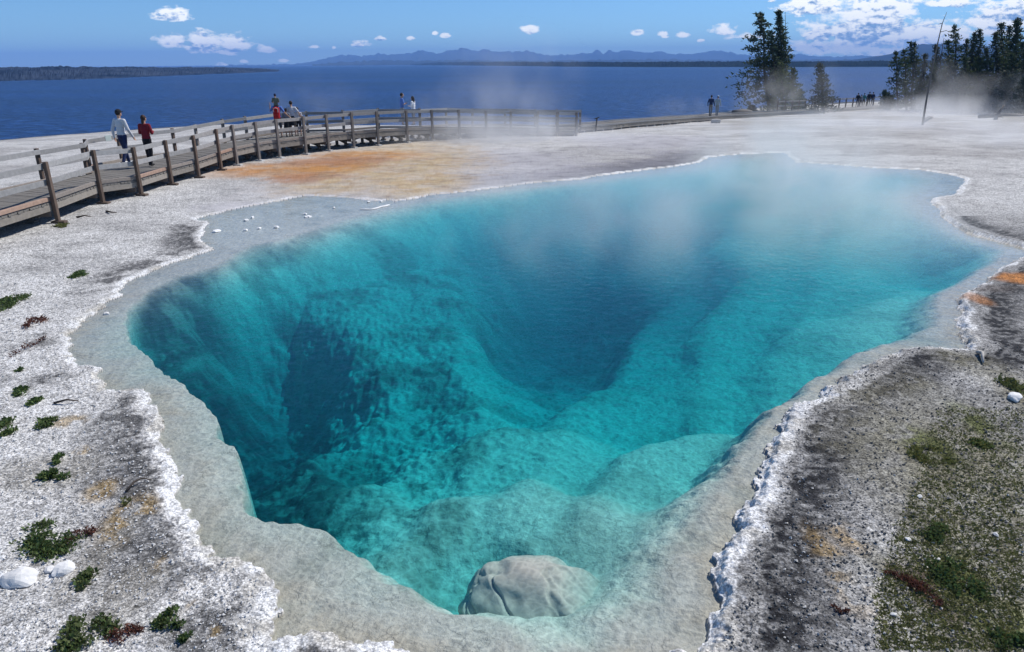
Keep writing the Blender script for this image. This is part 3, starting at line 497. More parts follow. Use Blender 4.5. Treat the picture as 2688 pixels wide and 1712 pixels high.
def side(pts, inward, root, railing=True, skip=(), support=True, rails=((.99, .15), (.55, .15)), span_mat='rail', fascia=True):
    n = len(pts)
    for i, p in enumerate(pts):
        d = (pts[min(i+1, n-1)]-pts[max(i-1, 0)]).normalized(); s = Vector((d.y, -d.x, 0)).normalized()*inward   # towards the deck
        gz = ground_z(p.x, p.y)
        if railing:
            q = p-s*.07; tilt = Vector((rnd.uniform(-.012, .012), rnd.uniform(-.012, .012), 0)); m = MB()
            m.beam((q.x, q.y, gz-.1 if support else p.z-.35), (q.x+tilt.x, q.y+tilt.y, p.z+1.09+rnd.uniform(-.02, .03)), .10, .13, up=d); m.build('post', M['post' if i < 8 else 'gpost'], root, bevel=.008)
        if i == n-1: break
        r = pts[i+1]
        if railing and i not in skip:
            for (h, w) in rails:
                m = MB(); j1, j2 = rnd.uniform(-.012, .012), rnd.uniform(-.012, .012)
                m.beam(p+s*.03+Vector((0, 0, h+j1))-d*.03, r+s*.03+Vector((0, 0, h+j2))+d*.0, .045, w); m.build('rail', M[span_mat], root, bevel=.004)
        m = MB(); m.beam(p+s*.05+Vector((0, 0, .09)), r+s*.05+Vector((0, 0, .09)), .09, .11); m.build('kerb', M['curb' if i % 3 == 1 and i < 9 else 'gcurb'], root, bevel=.006)
        if fascia:
            m = MB(); m.beam(p+s*.03+Vector((0, 0, -.145)), r+s*.03+Vector((0, 0, -.145)), .06, .175); m.build('edge_beam', M['beam'], root)
side(nearp, -1, bw)
side(farp, 1, bw, skip=(), support=False)

for i, p in enumerate(nearp):
    q = min(farp, key=lambda f: abs((f-p).length-2.4)+.3*(f-p).length)
    d = (nearp[min(i+1, len(nearp)-1)]-nearp[max(i-1, 0)]).normalized(); s = Vector((-d.y, d.x, 0)).normalized(); gz = ground_z(p.x, p.y); w = 2.35
    z1 = p.z-.20; a = p+s*.02; b = p+s*w
    m = MB(); m.beam((a.x, a.y, z1-.09)-d*.09 if False else Vector((a.x, a.y, z1-.09))-d*.1, Vector((b.x, b.y, z1-.09))-d*.1, .07, .20); m.build('cross_beam', M['dark'], bw)
    if p.z-gz > .42:
        for t in (.28, .62, .97):
            c = p+s*w*t; g2 = ground_z(c.x, c.y); m = MB(); m.beam((c.x, c.y, min(g2, gz)-.15), (c.x, c.y, z1-.1), .12, .12, up=d); m.build('support_leg', M['dark'], bw)
            m = MB(); m.beam((c.x-.14, c.y, g2+.03), (c.x+.14, c.y, g2+.03), .22, .10); m.build('footing', M['dark'], bw)
        c = p+s*w*.6; g2 = ground_z(c.x, c.y)
        if p.z-gz > .55:
            for e in (-.42, .42):
                m = MB(); k = c+s*e*w; m.beam((c.x, c.y, z1-.12), (k.x, k.y, g2+.16), .06, .11, up=d); m.build('cross_brace', M['dark'], bw)
        m = MB(); m.beam((p.x-s.x*.28, p.y-s.y*.28, gz+.02), (p.x+s.x*.10, p.y+s.y*.10, gz+.02), .20, .085); m.build('footing', M['foot'] if i > 7 else M['post'], bw, bevel=.01)
# low walkway to the right
LOWP = [(1511,352),(1560,348),(1610,344),(1655,339),(1700,335),(1740,331),(1780,327),(1815,323),(1850,320),(1890,316),(1930,313),(1970,310),(2010,307),(2050,304),(2090,302),(2130,300),(2165,297.5),(2200,295),(2235,292.5),(2270,290),(2305,287),(2340,283.5),(2375,281)]
def on_ground(u, v):
    p = at(u, v, 0)
    for k in range(40): p = at(u, v, float(base_height(np.array(p[0]), np.array(p[1]))))
    return p
HZ = np.interp(range(len(LOWP)), [0, 4, 8, 12, 22], [.36, .42, .34, .24, .26])
lowa = []; lowb = []
for (u, v), h in zip(LOWP, HZ):
    p = on_ground(u, v); lowa.append(Vector((p[0], p[1], p[2]+h)))
for i, p in enumerate(lowa):
    d = (lowa[min(i+1, len(lowa)-1)]-lowa[max(i-1, 0)]); d.z = 0; d.normalize(); lowb.append(p+Vector((-d.y, d.x, 0))*2.3)
lowa[0].z = .16; lowb[0].z = .16
lw = empty('boardwalk', (0, 0, 0)); tag(lw, 'low grey wooden walkway without railing running on to the trees at the lake', 'boardwalk')
K = 17
deck_mesh(lowa[:K], lowb[:K], 300, seed=3).build('deck', M['deck'], lw)
for P_, sg in ((lowa[:K], 1), (lowb[:K], -1)):
    m = MB(); m2 = MB()
    for a, b in zip(P_, P_[1:]):
        d = (b-a).normalized(); s = Vector((-d.y, d.x, 0))*sg
        m.beam(a+s*.05+Vector((0, 0, .07)), b+s*.05+Vector((0, 0, .07)), .09, .09); m2.beam(a+s*.05+Vector((0, 0, -.14)), b+s*.05+Vector((0, 0, -.14)), .06, .17)
    m.build('kerb', M['rail'], lw); m2.build('edge_beam', M['beam'], lw)
for i in range(0, K):
    for f in (0, .5):
        if i == K-1: break
        a = lowa[i].lerp(lowa[i+1], f); b = lowb[i].lerp(lowb[i+1], f); m = MB(); m.beam(a+(b-a)*.02+Vector((0, 0, -.30)), b+Vector((0, 0, -.30)), .10, .14); m.build('sleeper', M['foot'] if i < 11 else M['dark'], lw)
fw = empty('boardwalk', (0, 0, 0)); tag(fw, 'distant wooden walkway with a dark lakeside railing between the trees', 'boardwalk')
deck_mesh(lowa[K-1:], lowb[K-1:], 60, seed=5).build('deck', M['deck'], fw)
m = MB()
for a, b in zip(lowa[K-1:], lowa[K:]): m.beam(a+Vector((0, 0, -.14)), b+Vector((0, 0, -.14)), .06, .17)
m.build('edge_beam', M['beam'], fw)
fr_ = lowb[K-3:]
for i, p in enumerate(fr_):
    for f in (0, .5):
        if i == len(fr_)-1 and f: continue
        q = p if not f else p.lerp(fr_[i+1], f); m = MB(); m.beam((q.x, q.y, q.z-.4), (q.x, q.y, q.z+1.1), .12, .12, up=(0, 1, 0)); m.build('post', M['post'], fw)
    if i < len(fr_)-1:
        for h in (1.0, .55): m = MB(); m.beam(p+Vector((0, 0, h)), fr_[i+1]+Vector((0, 0, h)), .06, .14); m.build('rail', M['rail'], fw)
# small trail marker, rail plaque, short log
p = lowa[1]; tm = empty('trail_marker', p+Vector((.1, .1, -.3))); tag(tm, 'small black trail marker leaning at the low walkway just past the last railing post', 'marker')
m = MB(); m.beam((0, 0, 0), (.06, 0, .85), .09, .09, up=(0, 1, 0)); m.build('post', simple_mat('black_paint', (.02, .02, .022), .5, .1), tm, bevel=.01)
m = MB(); m.beam((-.12, 0, .80), (.22, 0, .93), .22, .06); m.build('panel', simple_mat('black_panel', (.025, .025, .028), .4, .1), tm, bevel=.01)
c = farp[5].lerp(farp[6], .62); m = MB(); dd_ = (farp[6]-farp[5]).normalized(); m.beam(c-dd_*.17+Vector((.05, -.03, 1.0)), c+dd_*.17+Vector((.05, -.03, 1.0)), .02, .22)
tag(m.build('plaque', simple_mat('pale_plaque', (.45, .52, .50), .5, .08), bevel=.004), 'small pale green plaque fixed on the far rail behind the walking couple', 'sign')
p = on_ground(1877, 324); m = MB(); m.tube([(p[0]-.34, p[1]-.1, p[2]+.16), (p[0], p[1]-.12, p[2]+.17), (p[0]+.36, p[1]-.15, p[2]+.16)], [.18, .19, .18], 14)
tag(m.build('log', simple_mat('bleached_log', (.42, .40, .37), .9, .35, 5, .4), smooth=False), 'short pale log lying against the low walkway below the two distant walkers', 'log')
#SECTION trees
def add_tris(V, Fc, c, ax, ay):
    n = len(V); V += [c-ax-ay*.3, c+ax-ay*.3, c+ay]; Fc.append((n, n+1, n+2))
def leaf_mat(name, c1, c2):
    m, nt = nmat(name); o = N(nt, 'ShaderNodeOutputMaterial'); p = N(nt, 'ShaderNodeBsdfPrincipled'); g = N(nt, 'ShaderNodeNewGeometry')
    n1 = N(nt, 'ShaderNodeTexNoise'); n1.inputs['Scale'].default_value = 1.1; n1.inputs['Detail'].default_value = 3; L(nt, g.outputs['Position'], n1.inputs['Vector'])
    w = N(nt, 'ShaderNodeTexWhiteNoise'); L(nt, g.outputs['Position'], w.inputs[0])
    f = math_n(nt, 'ADD', math_n(nt, 'MULTIPLY', n1.outputs[0], .8), math_n(nt, 'MULTIPLY', g.outputs['Random Per Island'], .35))
    L(nt, ramp(nt, f, [(.25, c1), (.8, c2)]), p.inputs['Base Color']); p.inputs['Roughness'].default_value = .65; p.inputs['Specular IOR Level'].default_value = .25
    tl = N(nt, 'ShaderNodeBsdfTranslucent'); tl.inputs[0].default_value = (*[x*1.3 for x in c2], 1); mx = N(nt, 'ShaderNodeMixShader'); mx.inputs[0].default_value = .22
    L(nt, p.outputs[0], mx.inputs[1]); L(nt, tl.outputs[0], mx.inputs[2]); L(nt, mx.outputs[0], o.inputs[0]); return m
LM = dict(dark=leaf_mat('dark_needles', (.012, .028, .012), (.055, .082, .034)), green=leaf_mat('green_needles', (.02, .04, .012), (.085, .11, .03)), grey=leaf_mat('dusty_needles', (.03, .042, .032), (.085, .10, .072)))
BARK = simple_mat('bark', (.075, .058, .048), .95, .4, 6, .4); DEADW = simple_mat('dead_wood', (.15, .14, .13), .9, .35, 6, .4); DEADK = simple_mat('dark_dead_wood', (.06, .05, .045), .9, .35, 6, .4)
def tree(u, vb, ut, vt, rpx, kind, mat, label, cb=.06, dens=1., seed=0, trunk=1., skew=0., base=None, name='pine_tree', group=None):
    """conifer: trunk foot at pixel (u, vb) on the ground, top at (ut, vt) at the same distance"""
    rnd = np.random.RandomState(seed*7+11); p = on_ground(u, vb) if base is None else np.array(base); b = Vector(p); t = Vector(at_y(ut, vt, p[1])); H = t.z-b.z; pxm = p[1]/np.cos(PIT)/F*1.0
    R = rpx*p[1]*(1.08 if seed < 20 else 1.32)/F; root = empty(name, b); tag(root, label, 'tree', group)
    lean = Vector((t.x-b.x, 0, 0)); axis = lambda s: Vector((lean.x*s+.012*H*math.sin(s*9+seed), .01*H*math.sin(s*7+seed*2), H*s))
    m = MB(); r0 = .016*H*trunk+.03; m.tube([axis(s)-Vector((0, 0, .3 if s == 0 else 0)) for s in np.linspace(0, 1, 12)], [r0*(1-.93*s)+.01 for s in np.linspace(0, 1, 12)], 7)
    V = []; Fc = []; nb = int((46 if kind == 'pine' else 85)*dens*max(.5, H/10)); ls = .16 if kind == 'pine' else .13
    az = 0
    for k in range(nb):
        s = cb+(1-cb)*((k+rnd.rand()*.6)/nb)**.93; az += 2.4+rnd.rand()*.8; q = (s-cb)/(1-cb)
        if kind == 'pine':
            pr = (.62+.38*math.sin(min(1, (1-q)*1.25)*math.pi*.5))*(1-q)**.42*(.55+.75*rnd.rand()); pr *= 1-.25*(q < .12)
            droop = -.15+.35*q-.25*rnd.rand()
        elif kind == 'bush':
            pr = (1-q)**.75*(.75+.4*rnd.rand()); droop = .15+.25*q
        else:
            pr = (1-q)**.8*(.6+.55*rnd.rand()); droop = -.32+.5*q
        ln = max(.18, R*pr); 
        dx = math.cos(az); dy = math.sin(az)
        if skew: ln *= 1+skew*(-dx)
        a = axis(s); e = a+Vector((dx*ln, dy*ln, ln*droop)); mid = a.lerp(e, .5)+Vector((0, 0, .06*ln))
        m.tube([a, mid, e], [.012+.018*ln, .010+.010*ln, .006], 4, cap=False)
        nl = int((9+20*ln)*(1.35 if kind != 'pine' else 1.15))
        for j in range(nl):
            w = 1-rnd.rand()**1.4*.92
            if kind == 'pine' and ln > 1 and w < .35: continue
            c = a.lerp(mid, w*2) if w < .5 else mid.lerp(e, w*2-1)
            sp = (.10+.17*ln*(1.1-abs(w-.6)))*(1 if kind != 'bush' else .9); c = c+Vector(rnd.normal(0, 1, 3)*np.array([sp, sp, sp*.38]))
            d = Vector((dx, dy, .35+.3*(kind == 'bush')))+Vector(rnd.normal(0, .55, 3)); d.normalize(); sd2 = d.cross(Vector(rnd.normal(0, 1, 3))).normalized(); L1 = ls*(.7+.8*rnd.rand())*(1+.3*(H > 9))
            add_tris(V, Fc, c, sd2*L1*.42, d*L1*1.25)
    for j in range(int(60*dens)):
        c = axis(1-.06*rnd.rand()**1.0)+Vector(rnd.normal(0, .05+.012*R, 3)); d = Vector((rnd.normal(0, .4), rnd.normal(0, .4), 1)).normalized(); add_tris(V, Fc, c, d.orthogonal().normalized()*.07, d*.22)
    m.build('trunk', BARK, root); link('crown', mesh_np('crown', np.array([tuple(v) for v in V]), Fc), mat, root); return root
T = LM
tree(2016, 292, 1997, 35, 52, 'pine', T['dark'], 'tall open old pine with long layered branches, at the left edge of the lakeside clump', cb=.10, dens=1.7, seed=1, skew=.22)
tree(2053, 292, 2047, 29, 30, 'spruce', T['dark'], 'tall narrow dark spruce, the highest tree in the lakeside clump', cb=.22, dens=1.25, seed=2, name='spruce_tree')
tree(2032, 293, 2028, 92, 20, 'pine', T['dark'], 'thin half hidden pine between the tall old pine and the tall spruce', cb=.35, dens=.9, seed=3)
tree(2056, 296, 2051, 168, 34, 'bush', T['green'], 'bushy light green young pine below the tall spruce', cb=.04, dens=1.1, seed=4)
tree(2085, 295, 2082, 181, 28, 'bush', T['green'], 'green young pine at the right side of the lakeside clump', cb=.04, dens=1.1, seed=5)
tree(2101, 291, 2100, 237, 14, 'bush', T['dark'], 'little dark pine at the right foot of the lakeside clump', cb=.02, dens=1., seed=6)
tree(2030, 294, 2028, 215, 30, 'bush', T['dark'], 'low dark pine at the foot of the tall old pine', cb=.02, dens=.9, seed=7)
tree(1974, 293, 1974, 279, 10, 'bush', T['dark'], 'tiny dark pine seedling left of the lakeside clump', cb=.02, dens=1., seed=8)
tree(2164, 299, 2152, 167, 33, 'bush', T['grey'], 'lone cone shaped young pine beside the far railing', cb=.02, dens=1.5, seed=9)
RT = [(2357,292,2352,136,24,'pine','dark',.10,1.1,'sparse dark pine, leftmost tree of the grove at the right'),(2379,291,2374,132,17,'pine','dark',.08,1.2,'slim dark pine, second tree of the right grove'),
 (2396,289,2393,111,21,'pine','dark',.12,1.1,'left trunk of the close pair of tall thin pines'),(2404,289,2401,112,19,'pine','dark',.15,1.,'right trunk of the close pair of tall thin pines'),
 (2428,290,2426,143,15,'bush','grey',.05,1.,'short grey green young pine with a bare spiky tip'),(2456,291,2455,119,19,'bush','grey',.1,1.1,'pale grey green pine crossed by the leaning dead trunk'),
 (2509,292,2507,66,27,'pine','dark',.20,1.1,'tall ragged pine standing above the middle of the right grove'),(2491,291,2490,106,24,'pine','dark',.15,1.2,'dark pine just left of the tall ragged pine'),
 (2500,295,2498,165,30,'bush','grey',.04,1.2,'misty grey green bushy pine low in the middle of the right grove'),(2540,292,2539,103,21,'spruce','dark',.06,1.1,'narrow spruce between the ragged pine and the dark twin pines'),
 (2556,293,2555,87,22,'spruce','dark',.05,1.3,'dense dark pine, left one of the dark twins'),(2570,293,2569,78,20,'spruce','dark',.05,1.2,'dense dark pine, right and taller one of the dark twins'),
 (2571,296,2569,152,34,'bush','green',.04,1.3,'light green young pine in front of the dark twin pines'),(2525,298,2524,190,28,'bush','grey',.04,1.1,'low misty young pine left of the light green one'),
 (2616,295,2615,86,27,'spruce','dark',.05,1.3,'broad dark spruce at the left of the far right group'),(2632,294,2631,61,28,'spruce','dark',.05,1.3,'tall dark spruce, second of the far right group'),
 (2649,293,2648,69,24,'spruce','dark',.05,1.2,'dark spruce behind, third of the far right group'),(2668,296,2666,51,28,'spruce','dark',.05,1.3,'tallest dark spruce near the right edge of the photo'),
 (2688,299,2685,112,30,'spruce','dark',.03,1.2,'dark spruce cut by the right edge of the photo'),(2640,302,2640,190,34,'bush','grey',.03,1.2,'misty bushy pine at the foot of the far right spruces'),(2690,304,2690,205,30,'bush','grey',.03,1.1,'misty low pine at the right edge below the spruces'),
 (2324,288,2324,239,11,'bush','dark',.02,1.,'small dark pine where the far railing ends'),(2336,289,2338,252,12,'bush','grey',.02,.9,'scrubby small pine right of where the far railing ends'),(2730,300,2730,70,30,'spruce','dark',.05,1.,'dark spruce just beyond the right edge of the photo')]
RT += [(2450,293,2448,165,22,'bush','dark',.04,1.2,'dark bushy pine between the pale pine and the misty bushy pine'),(2535,296,2534,150,24,'spruce','dark',.04,1.2,'short dark spruce left of the dark twin pines'),(2592,296,2590,128,25,'spruce','dark',.04,1.3,'dark spruce filling the gap right of the twin pines'),(2600,300,2600,205,28,'bush','grey',.03,1.2,'low misty pine in the gap right of the light green pine'),(2477,294,2476,185,22,'bush','dark',.03,1.1,'low dark pine under the pine crossed by the dead trunk'),(2415,292,2414,205,18,'bush','dark',.03,1.1,'low dark bushy pine at the feet of the thin pair'),(2655,299,2655,140,26,'spruce','dark',.03,1.3,'mid height dark spruce in front of the far right group')]
for i, (u, vb, ut, vt, r, k, mt, cb, dn, lb) in enumerate(RT):
    tree(u, vb, ut, vt, r, k, T[mt], lb, cb=cb, dens=dn*1.0, seed=20+i, name='spruce_tree' if k == 'spruce' else 'pine_tree')
def snag(pts, rs, label, mat, branches=0, seed=1, name='dead_tree', cat='dead tree', y=None, lift=0.):
    rnd = random.Random(seed); p0 = on_ground(*pts[0]); yy = p0[1] if y is None else y; P_ = [Vector(p0)-Vector((0, 0, .2))]+[Vector(at_y(u, v, yy+.15*i)) for i, (u, v) in enumerate(pts[1:])]
    root = empty(name, P_[0]); tag(root, label, cat); Q_ = [p-P_[0] for p in P_]; m = MB(); m.tube(Q_, rs, 9); m.build('trunk', mat, root, smooth=True)
    for k in range(branches):
        t = .25+.7*k/branches; i = min(len(Q_)-2, int(t*(len(Q_)-1))); c = Q_[i].lerp(Q_[i+1], t*(len(Q_)-1)-i); a = rnd.uniform(0, 6.28); l = rnd.uniform(.3, .8); m = MB()
        m.tube([c, c+Vector((math.cos(a)*l*.6, math.sin(a)*l*.6, l*.15)), c+Vector((math.cos(a)*l, math.sin(a)*l, -.05*l))], [.03, .02, .008], 5); m.build('branch', mat, root)
snag([(2421, 331), (2432, 262), (2445, 190), (2459, 125), (2468, 85), (2474, 60), (2486, 31)], [.085, .065, .055, .045, .036, .026, .012], 'long bare dead trunk leaning right in front of the right grove', DEADW, 5, 3)
snag([(2465, 292), (2466, 200), (2470, 150), (2478, 100)], [.08, .06, .045, .02], 'thin dead pole behind the leaning dead trunk', DEADK, 8, 4)
snag([(2064, 291), (2064, 200), (2063, 120), (2061, 32)], [.09, .07, .05, .02], 'thin bare dead tree touching the right side of the tall spruce', DEADK, 22, 5)
snag([(2610, 316), (2622, 296), (2636, 276)], [.17, .12, .05], 'short leaning snag in the steam at the far right', DEADW, 3, 6)
def logthing(a, b, r, label, mat=DEADW):
    A_ = Vector(on_ground(*a)); B_ = Vector(on_ground(*b)); m = MB(); mid = A_.lerp(B_, .5)+Vector((0, 0, .08)); m.tube([A_+Vector((0, 0, r)), mid+Vector((0, 0, r)), B_+Vector((0, 0, r*.7))], [r, r*.85, r*.5], 9); tag(m.build('log', mat, None, smooth=True), label, 'log')
logthing((2425, 323), (2447, 312), .16, 'short bleached log beside the foot of the leaning dead trunk')
logthing((2570, 312), (2700, 306), .17, 'long fallen pale trunk under the steam at the far right')
logthing((1925, 301.5), (1972, 297), .25, 'low grey fallen trunk behind the walkway left of the clump')
#SECTION people
PM = dict(skin=simple_mat('skin', (.50, .30, .21), .6, .08), tan=simple_mat('tanned_skin', (.33, .19, .13), .6, .08), dkhair=simple_mat('dark_hair', (.018, .014, .013), .7, .3, 30), brhair=simple_mat('brown_hair', (.04, .02, .014), .7, .3, 30))
def cloth(name, c, var=.12): return simple_mat(name, c, .85, var, 25, .15)
def limb(m, pts, rs, n=9):
    m.tube(pts, rs, n)
    for p, r in zip(pts, rs): m.ball(p, r*.995, n, 6)
def person(px, zf, H, face, label, shirt, pants, hair, legs=0., sleeve='short', cap=None, arms='down', hairlen=0, skirt=None, shorts=False, skin='skin', shoes=(.03, .03, .03), vox=.011, group=None, sit=None, base=None, name='person'):
    """legs: stride half-length; arms: down / bent / up_left / folded"""
    k = H/1.75; p = at(px[0], px[1], zf) if base is None else np.array(base); root = empty(name, (p[0], p[1], p[2]), face); tag(root, label, 'person', group); S = lambda *q: Vector(q)*k
    vox *= 1
    lh, rh = S(-.09, 0, .92), S(.09, 0, .92); st = legs
    if sit is None:
        lk, rk = S(-.10, st*.55, .50), S(.10, -st*.35+.03, .50); la, ra = S(-.10, st*.9, .085+.0), S(.10, -st, .085+st*.22)
    else:
        lk, rk = S(-.16, .34, .84), S(.16, .34, .84); la, ra = S(-.15, .40, .45), S(.15, .40, .45)
    ls, rs_ = S(-.185, 0, 1.41), S(.185, 0, 1.41)
    if arms == 'down': le, re, lw_, rw_ = S(-.26, -.03-st*.25, 1.13), S(.26, -.02+st*.25, 1.13), S(-.27, .06-st*.5, .88), S(.27, .07+st*.5, .89)
    elif arms == 'bent': le, re, lw_, rw_ = S(-.25, .02, 1.15), S(.25, .02, 1.15), S(-.10, .26, 1.16), S(.10, .26, 1.18)
    elif arms == 'up_left': le, re, lw_, rw_ = S(-.34, .10, 1.24), S(.33, .02, 1.18), S(-.34, .18, 1.50), S(.50, .06, 1.00)
    elif arms == 'out_right': le, re, lw_, rw_ = S(-.26, -.02, 1.14), S(.34, 0, 1.20), S(-.40, .04, .98), S(.42, .03, .98)
    else: le, re, lw_, rw_ = S(-.27, .06, 1.16), S(.27, .06, 1.16), S(.06, .22, 1.20), S(-.06, .22, 1.17)
    hc = S(0, .03, 1.645)
    b = MB()
    b.ball(hc, S(.076, .096, .118), 14, 10); b.ball(hc+S(0, .05, -.05), S(.052, .05, .055), 10, 7); b.ball(hc+S(0, .10, -.015), S(.013, .018, .02), 6, 5)   # head, jaw, nose
    for e in (-1, 1): b.ball(hc+S(e*.078, -.005, -.01), S(.012, .02, .03), 6, 5); b.ball(hc+S(e*.03, .088, .012), S(.012, .01, .008), 6, 5)
    b.ball(hc+S(0, .092, -.055), S(.024, .012, .008), 6, 5)
    limb(b, [S(0, 0, 1.40), S(0, .01, 1.56)], [.060*k, .052*k]); limb(b, [S(0, 0, 1.0), S(0, 0, 1.2), S(0, 0, 1.34)], [.085*k, .085*k, .08*k])
    limb(b, [ls, rs_], [.052*k, .052*k])
    for s_, e_, w_ in ((ls, le, lw_), (rs_, re, rw_)):
        limb(b, [s_, e_], [.048*k, .038*k]); limb(b, [e_, w_], [.038*k, .025*k])
        d = (w_-e_).normalized(); o_ = d.cross(Vector((0, 1, .3))).normalized(); pc = w_+d*.05*k; b.ball(pc, S(.020, .036, .045), 8, 6, rot=d.to_track_quat('Z', 'Y').to_matrix())
        nrm = d.cross(o_)
        for q, ln in ((-1.5, .065), (-.5, .078), (.5, .072), (1.5, .055)):
            f0 = pc+d*.03*k+nrm*q*.017*k; f1 = f0+d*ln*.55*k+o_*.006*k; f2 = f1+d*ln*.4*k+o_*.022*k; limb(b, [f0, f1, f2], [.0085*k, .008*k, .0065*k], 6)
        t0 = w_+d*.015*k-nrm*.022*k; limb(b, [t0, t0+d*.03*k-nrm*.028*k, t0+d*.06*k-nrm*.03*k], [.011*k, .009*k, .007*k], 6)
    for h_, k_, a_ in ((lh, lk, la), (rh, rk, ra)): limb(b, [h_, k_], [.075*k, .05*k]); limb(b, [k_, k_.lerp(a_, .35), a_], [.05*k, .052*k, .033*k])
    def fin(m, nm, mat, v=vox, par=root):
        o = m.build(nm, mat, par, smooth=True); r = o.modifiers.new('r', 'REMESH'); r.mode = 'VOXEL'; r.voxel_size = v; r.use_smooth_shade = True; sm_ = o.modifiers.new('s', 'SMOOTH'); sm_.iterations = 2; return o
    body = fin(b, 'body', PM[skin], min(vox, .010) if vox < .015 else vox)
    # shirt: torso, shoulders, sleeves, hem
    m = MB(); m.ball(S(0, 0, 1.28), S(.175, .115, .17), 14, 9); m.ball(S(0, -.005, 1.12), S(.155, .115, .2), 14, 9); m.ball(S(0, 0, .99), S(.165, .125, .13), 14, 8); limb(m, [ls*1.0, rs_*1.0], [.066*k, .066*k]); m.ball(S(0, -.01, 1.42), S(.10, .08, .07), 10, 7)
    for s_, e_, w_ in ((ls, le, lw_), (rs_, re, rw_)):
        if sleeve == 'long': limb(m, [s_, e_], [.066*k, .054*k]); limb(m, [e_, w_], [.054*k, .038*k])
        else: limb(m, [s_, s_.lerp(e_, .8)], [.068*k, .058*k])
    fin(m, 'shirt', shirt)
    if pants is not None:
        m = MB(); m.ball(S(0, -.005, .93), S(.160, .125, .10), 12, 8)
        for h_, k_, a_ in ((lh, lk, la), (rh, rk, ra)):
            if shorts: limb(m, [h_, h_.lerp(k_, .95)], [.090*k, .078*k])
            else: limb(m, [h_, k_], [.088*k, .066*k]); limb(m, [k_, a_], [.066*k, .052*k])
        fin(m, 'trousers' if not shorts else 'shorts', pants)
    if skirt is not None:
        m = MB(); m.tube([S(0, 0, 1.02), S(0, 0, .85), S(0, 0, .55)], [.14*k, .18*k, .235*k], 16); fin(m, 'skirt', skirt)
    if shoes is not None:
        sm_m = simple_mat('shoe', shoes, .6, .1)
        for a_ in (la, ra): m = MB(); m.ball(a_+S(0, .05, -.045), S(.045, .125, .042), 10, 7); m.build('shoe', sm_m, root, smooth=True)
    if hair is not None:
        m = MB(); m.ball(hc+S(0, -.018, .022), S(.088, .100, .108), 14, 9)
        if hairlen == 1: limb(m, [hc+S(0, -.06, 0), hc+S(0, -.085, -.14), hc+S(0, -.085, -.28)], [.06*k, .042*k, .018*k])
        if hairlen == 2: limb(m, [hc+S(0, -.05, 0), hc+S(0, -.075, -.14), hc+S(0, -.08, -.26)], [.09*k, .085*k, .06*k]); limb(m, [hc+S(-.07, 0, 0), hc+S(-.08, -.01, -.2)], [.03*k, .03*k]); limb(m, [hc+S(.07, 0, 0), hc+S(.08, -.01, -.2)], [.03*k, .03*k])
        fin(m, 'hair', PM[hair])
    if cap is not None:
        m = MB(); m.ball(hc+S(0, -.005, .045), S(.092, .108, .088), 14, 9); m.ball(hc+S(0, .115, .045), S(.065, .07, .012), 12, 6); fin(m, 'cap', cap)
    return root, k, hc, lw_, rw_
white = cloth('white_cotton', (.66, .67, .70)); navy = cloth('navy_denim', (.022, .035, .10)); black = cloth('black_cloth', (.014, .014, .017)); red = cloth('dark_red_knit', (.20, .012, .02)); blue = cloth('blue_cotton', (.10, .20, .52)); grey = cloth('grey_cotton', (.26, .27, .29)); olive = cloth('olive_grey', (.13, .15, .11)); teal = cloth('teal_cotton', (.07, .26, .27)); dkgrey = cloth('charcoal_cloth', (.05, .05, .055)); wht2 = cloth('striped_white', (.55, .55, .58), .35)
person((334, 432), .60, 2.04, rad(-18), 'walking man in a white long sleeved top, navy trousers and black cap', white, navy, 'dkhair', legs=.22, sleeve='long', cap=black, shoes=(.7, .7, .7))
person((397, 436), .60, 1.86, rad(-14), 'walking woman with a ponytail in a dark red jumper and black trousers', red, black, 'brhair', legs=.10, sleeve='long', arms='bent', hairlen=1, shoes=(.02, .02, .02))
dz = .745
pm, k, hc, lw_, rw_ = person((735, 361), dz, 1.80, rad(6), 'man in a blue shirt and grey shorts carrying a child on his shoulders', blue, dkgrey, 'brhair', legs=.03, arms='up_left', shorts=True, shoes=(.08, .06, .05))
bp_ = pm.location+Matrix.Rotation(rad(6), 3, 'Z') @ Vector((0, -.20, 1.20)); bk = empty('backpack', bp_, rad(6)); tag(bk, 'red backpack on the back of the man in the blue shirt', 'backpack')
rm = cloth('red_nylon', (.50, .018, .02)); m = MB(); m.ball((0, 0, .0), (.165, .10, .30), 14, 10); m.beam((0, 0, -.28), (0, 0, .26), .30, .17, up=(0, 1, 0)); o_ = m.build('pack', rm, bk, bevel=.02); r_ = o_.modifiers.new('r', 'REMESH'); r_.mode = 'VOXEL'; r_.voxel_size = .015; r_.use_smooth_shade = True
m = MB(); m.tube([(-.10, -.115, .05), (-.11, -.115, .20), (0, -.12, .25), (.11, -.115, .20), (.10, -.115, .03)], [.018]*5, 8); m.build('trim', cloth('pink_white_trim', (.70, .45, .42)), bk)
m = MB(); m.beam((0, -.11, -.24), (0, -.11, -.02), .22, .05, up=(0, 1, 0)); m.build('pocket', rm, bk, bevel=.012)
for e in (-1, 1): m = MB(); m.tube([(e*.10, .05, .22), (e*.13, .20, .28), (e*.13, .30, .12), (e*.12, .28, -.1)], [.02]*4, 8); m.build('strap', dkgrey, bk)
cl_ = pm.location+Vector((.0, -.06, 1.80-.56)); person((0, 0), 0, 1.18, rad(6), 'small child in a grey green top and dark cap sitting on a man in blue', olive, dkgrey, 'dkhair', cap=cloth('navy_cap', (.02, .025, .09)), sit=True, arms='bent', shoes=(.3, .3, .3), base=(cl_.x, cl_.y, cl_.z-.32), vox=.011)
person((772, 358), dz, 1.72, rad(10), 'dark haired person in a white patterned shirt and black skirt in the family group', wht2, None, 'dkhair', legs=.03, arms='out_right', skirt=black)
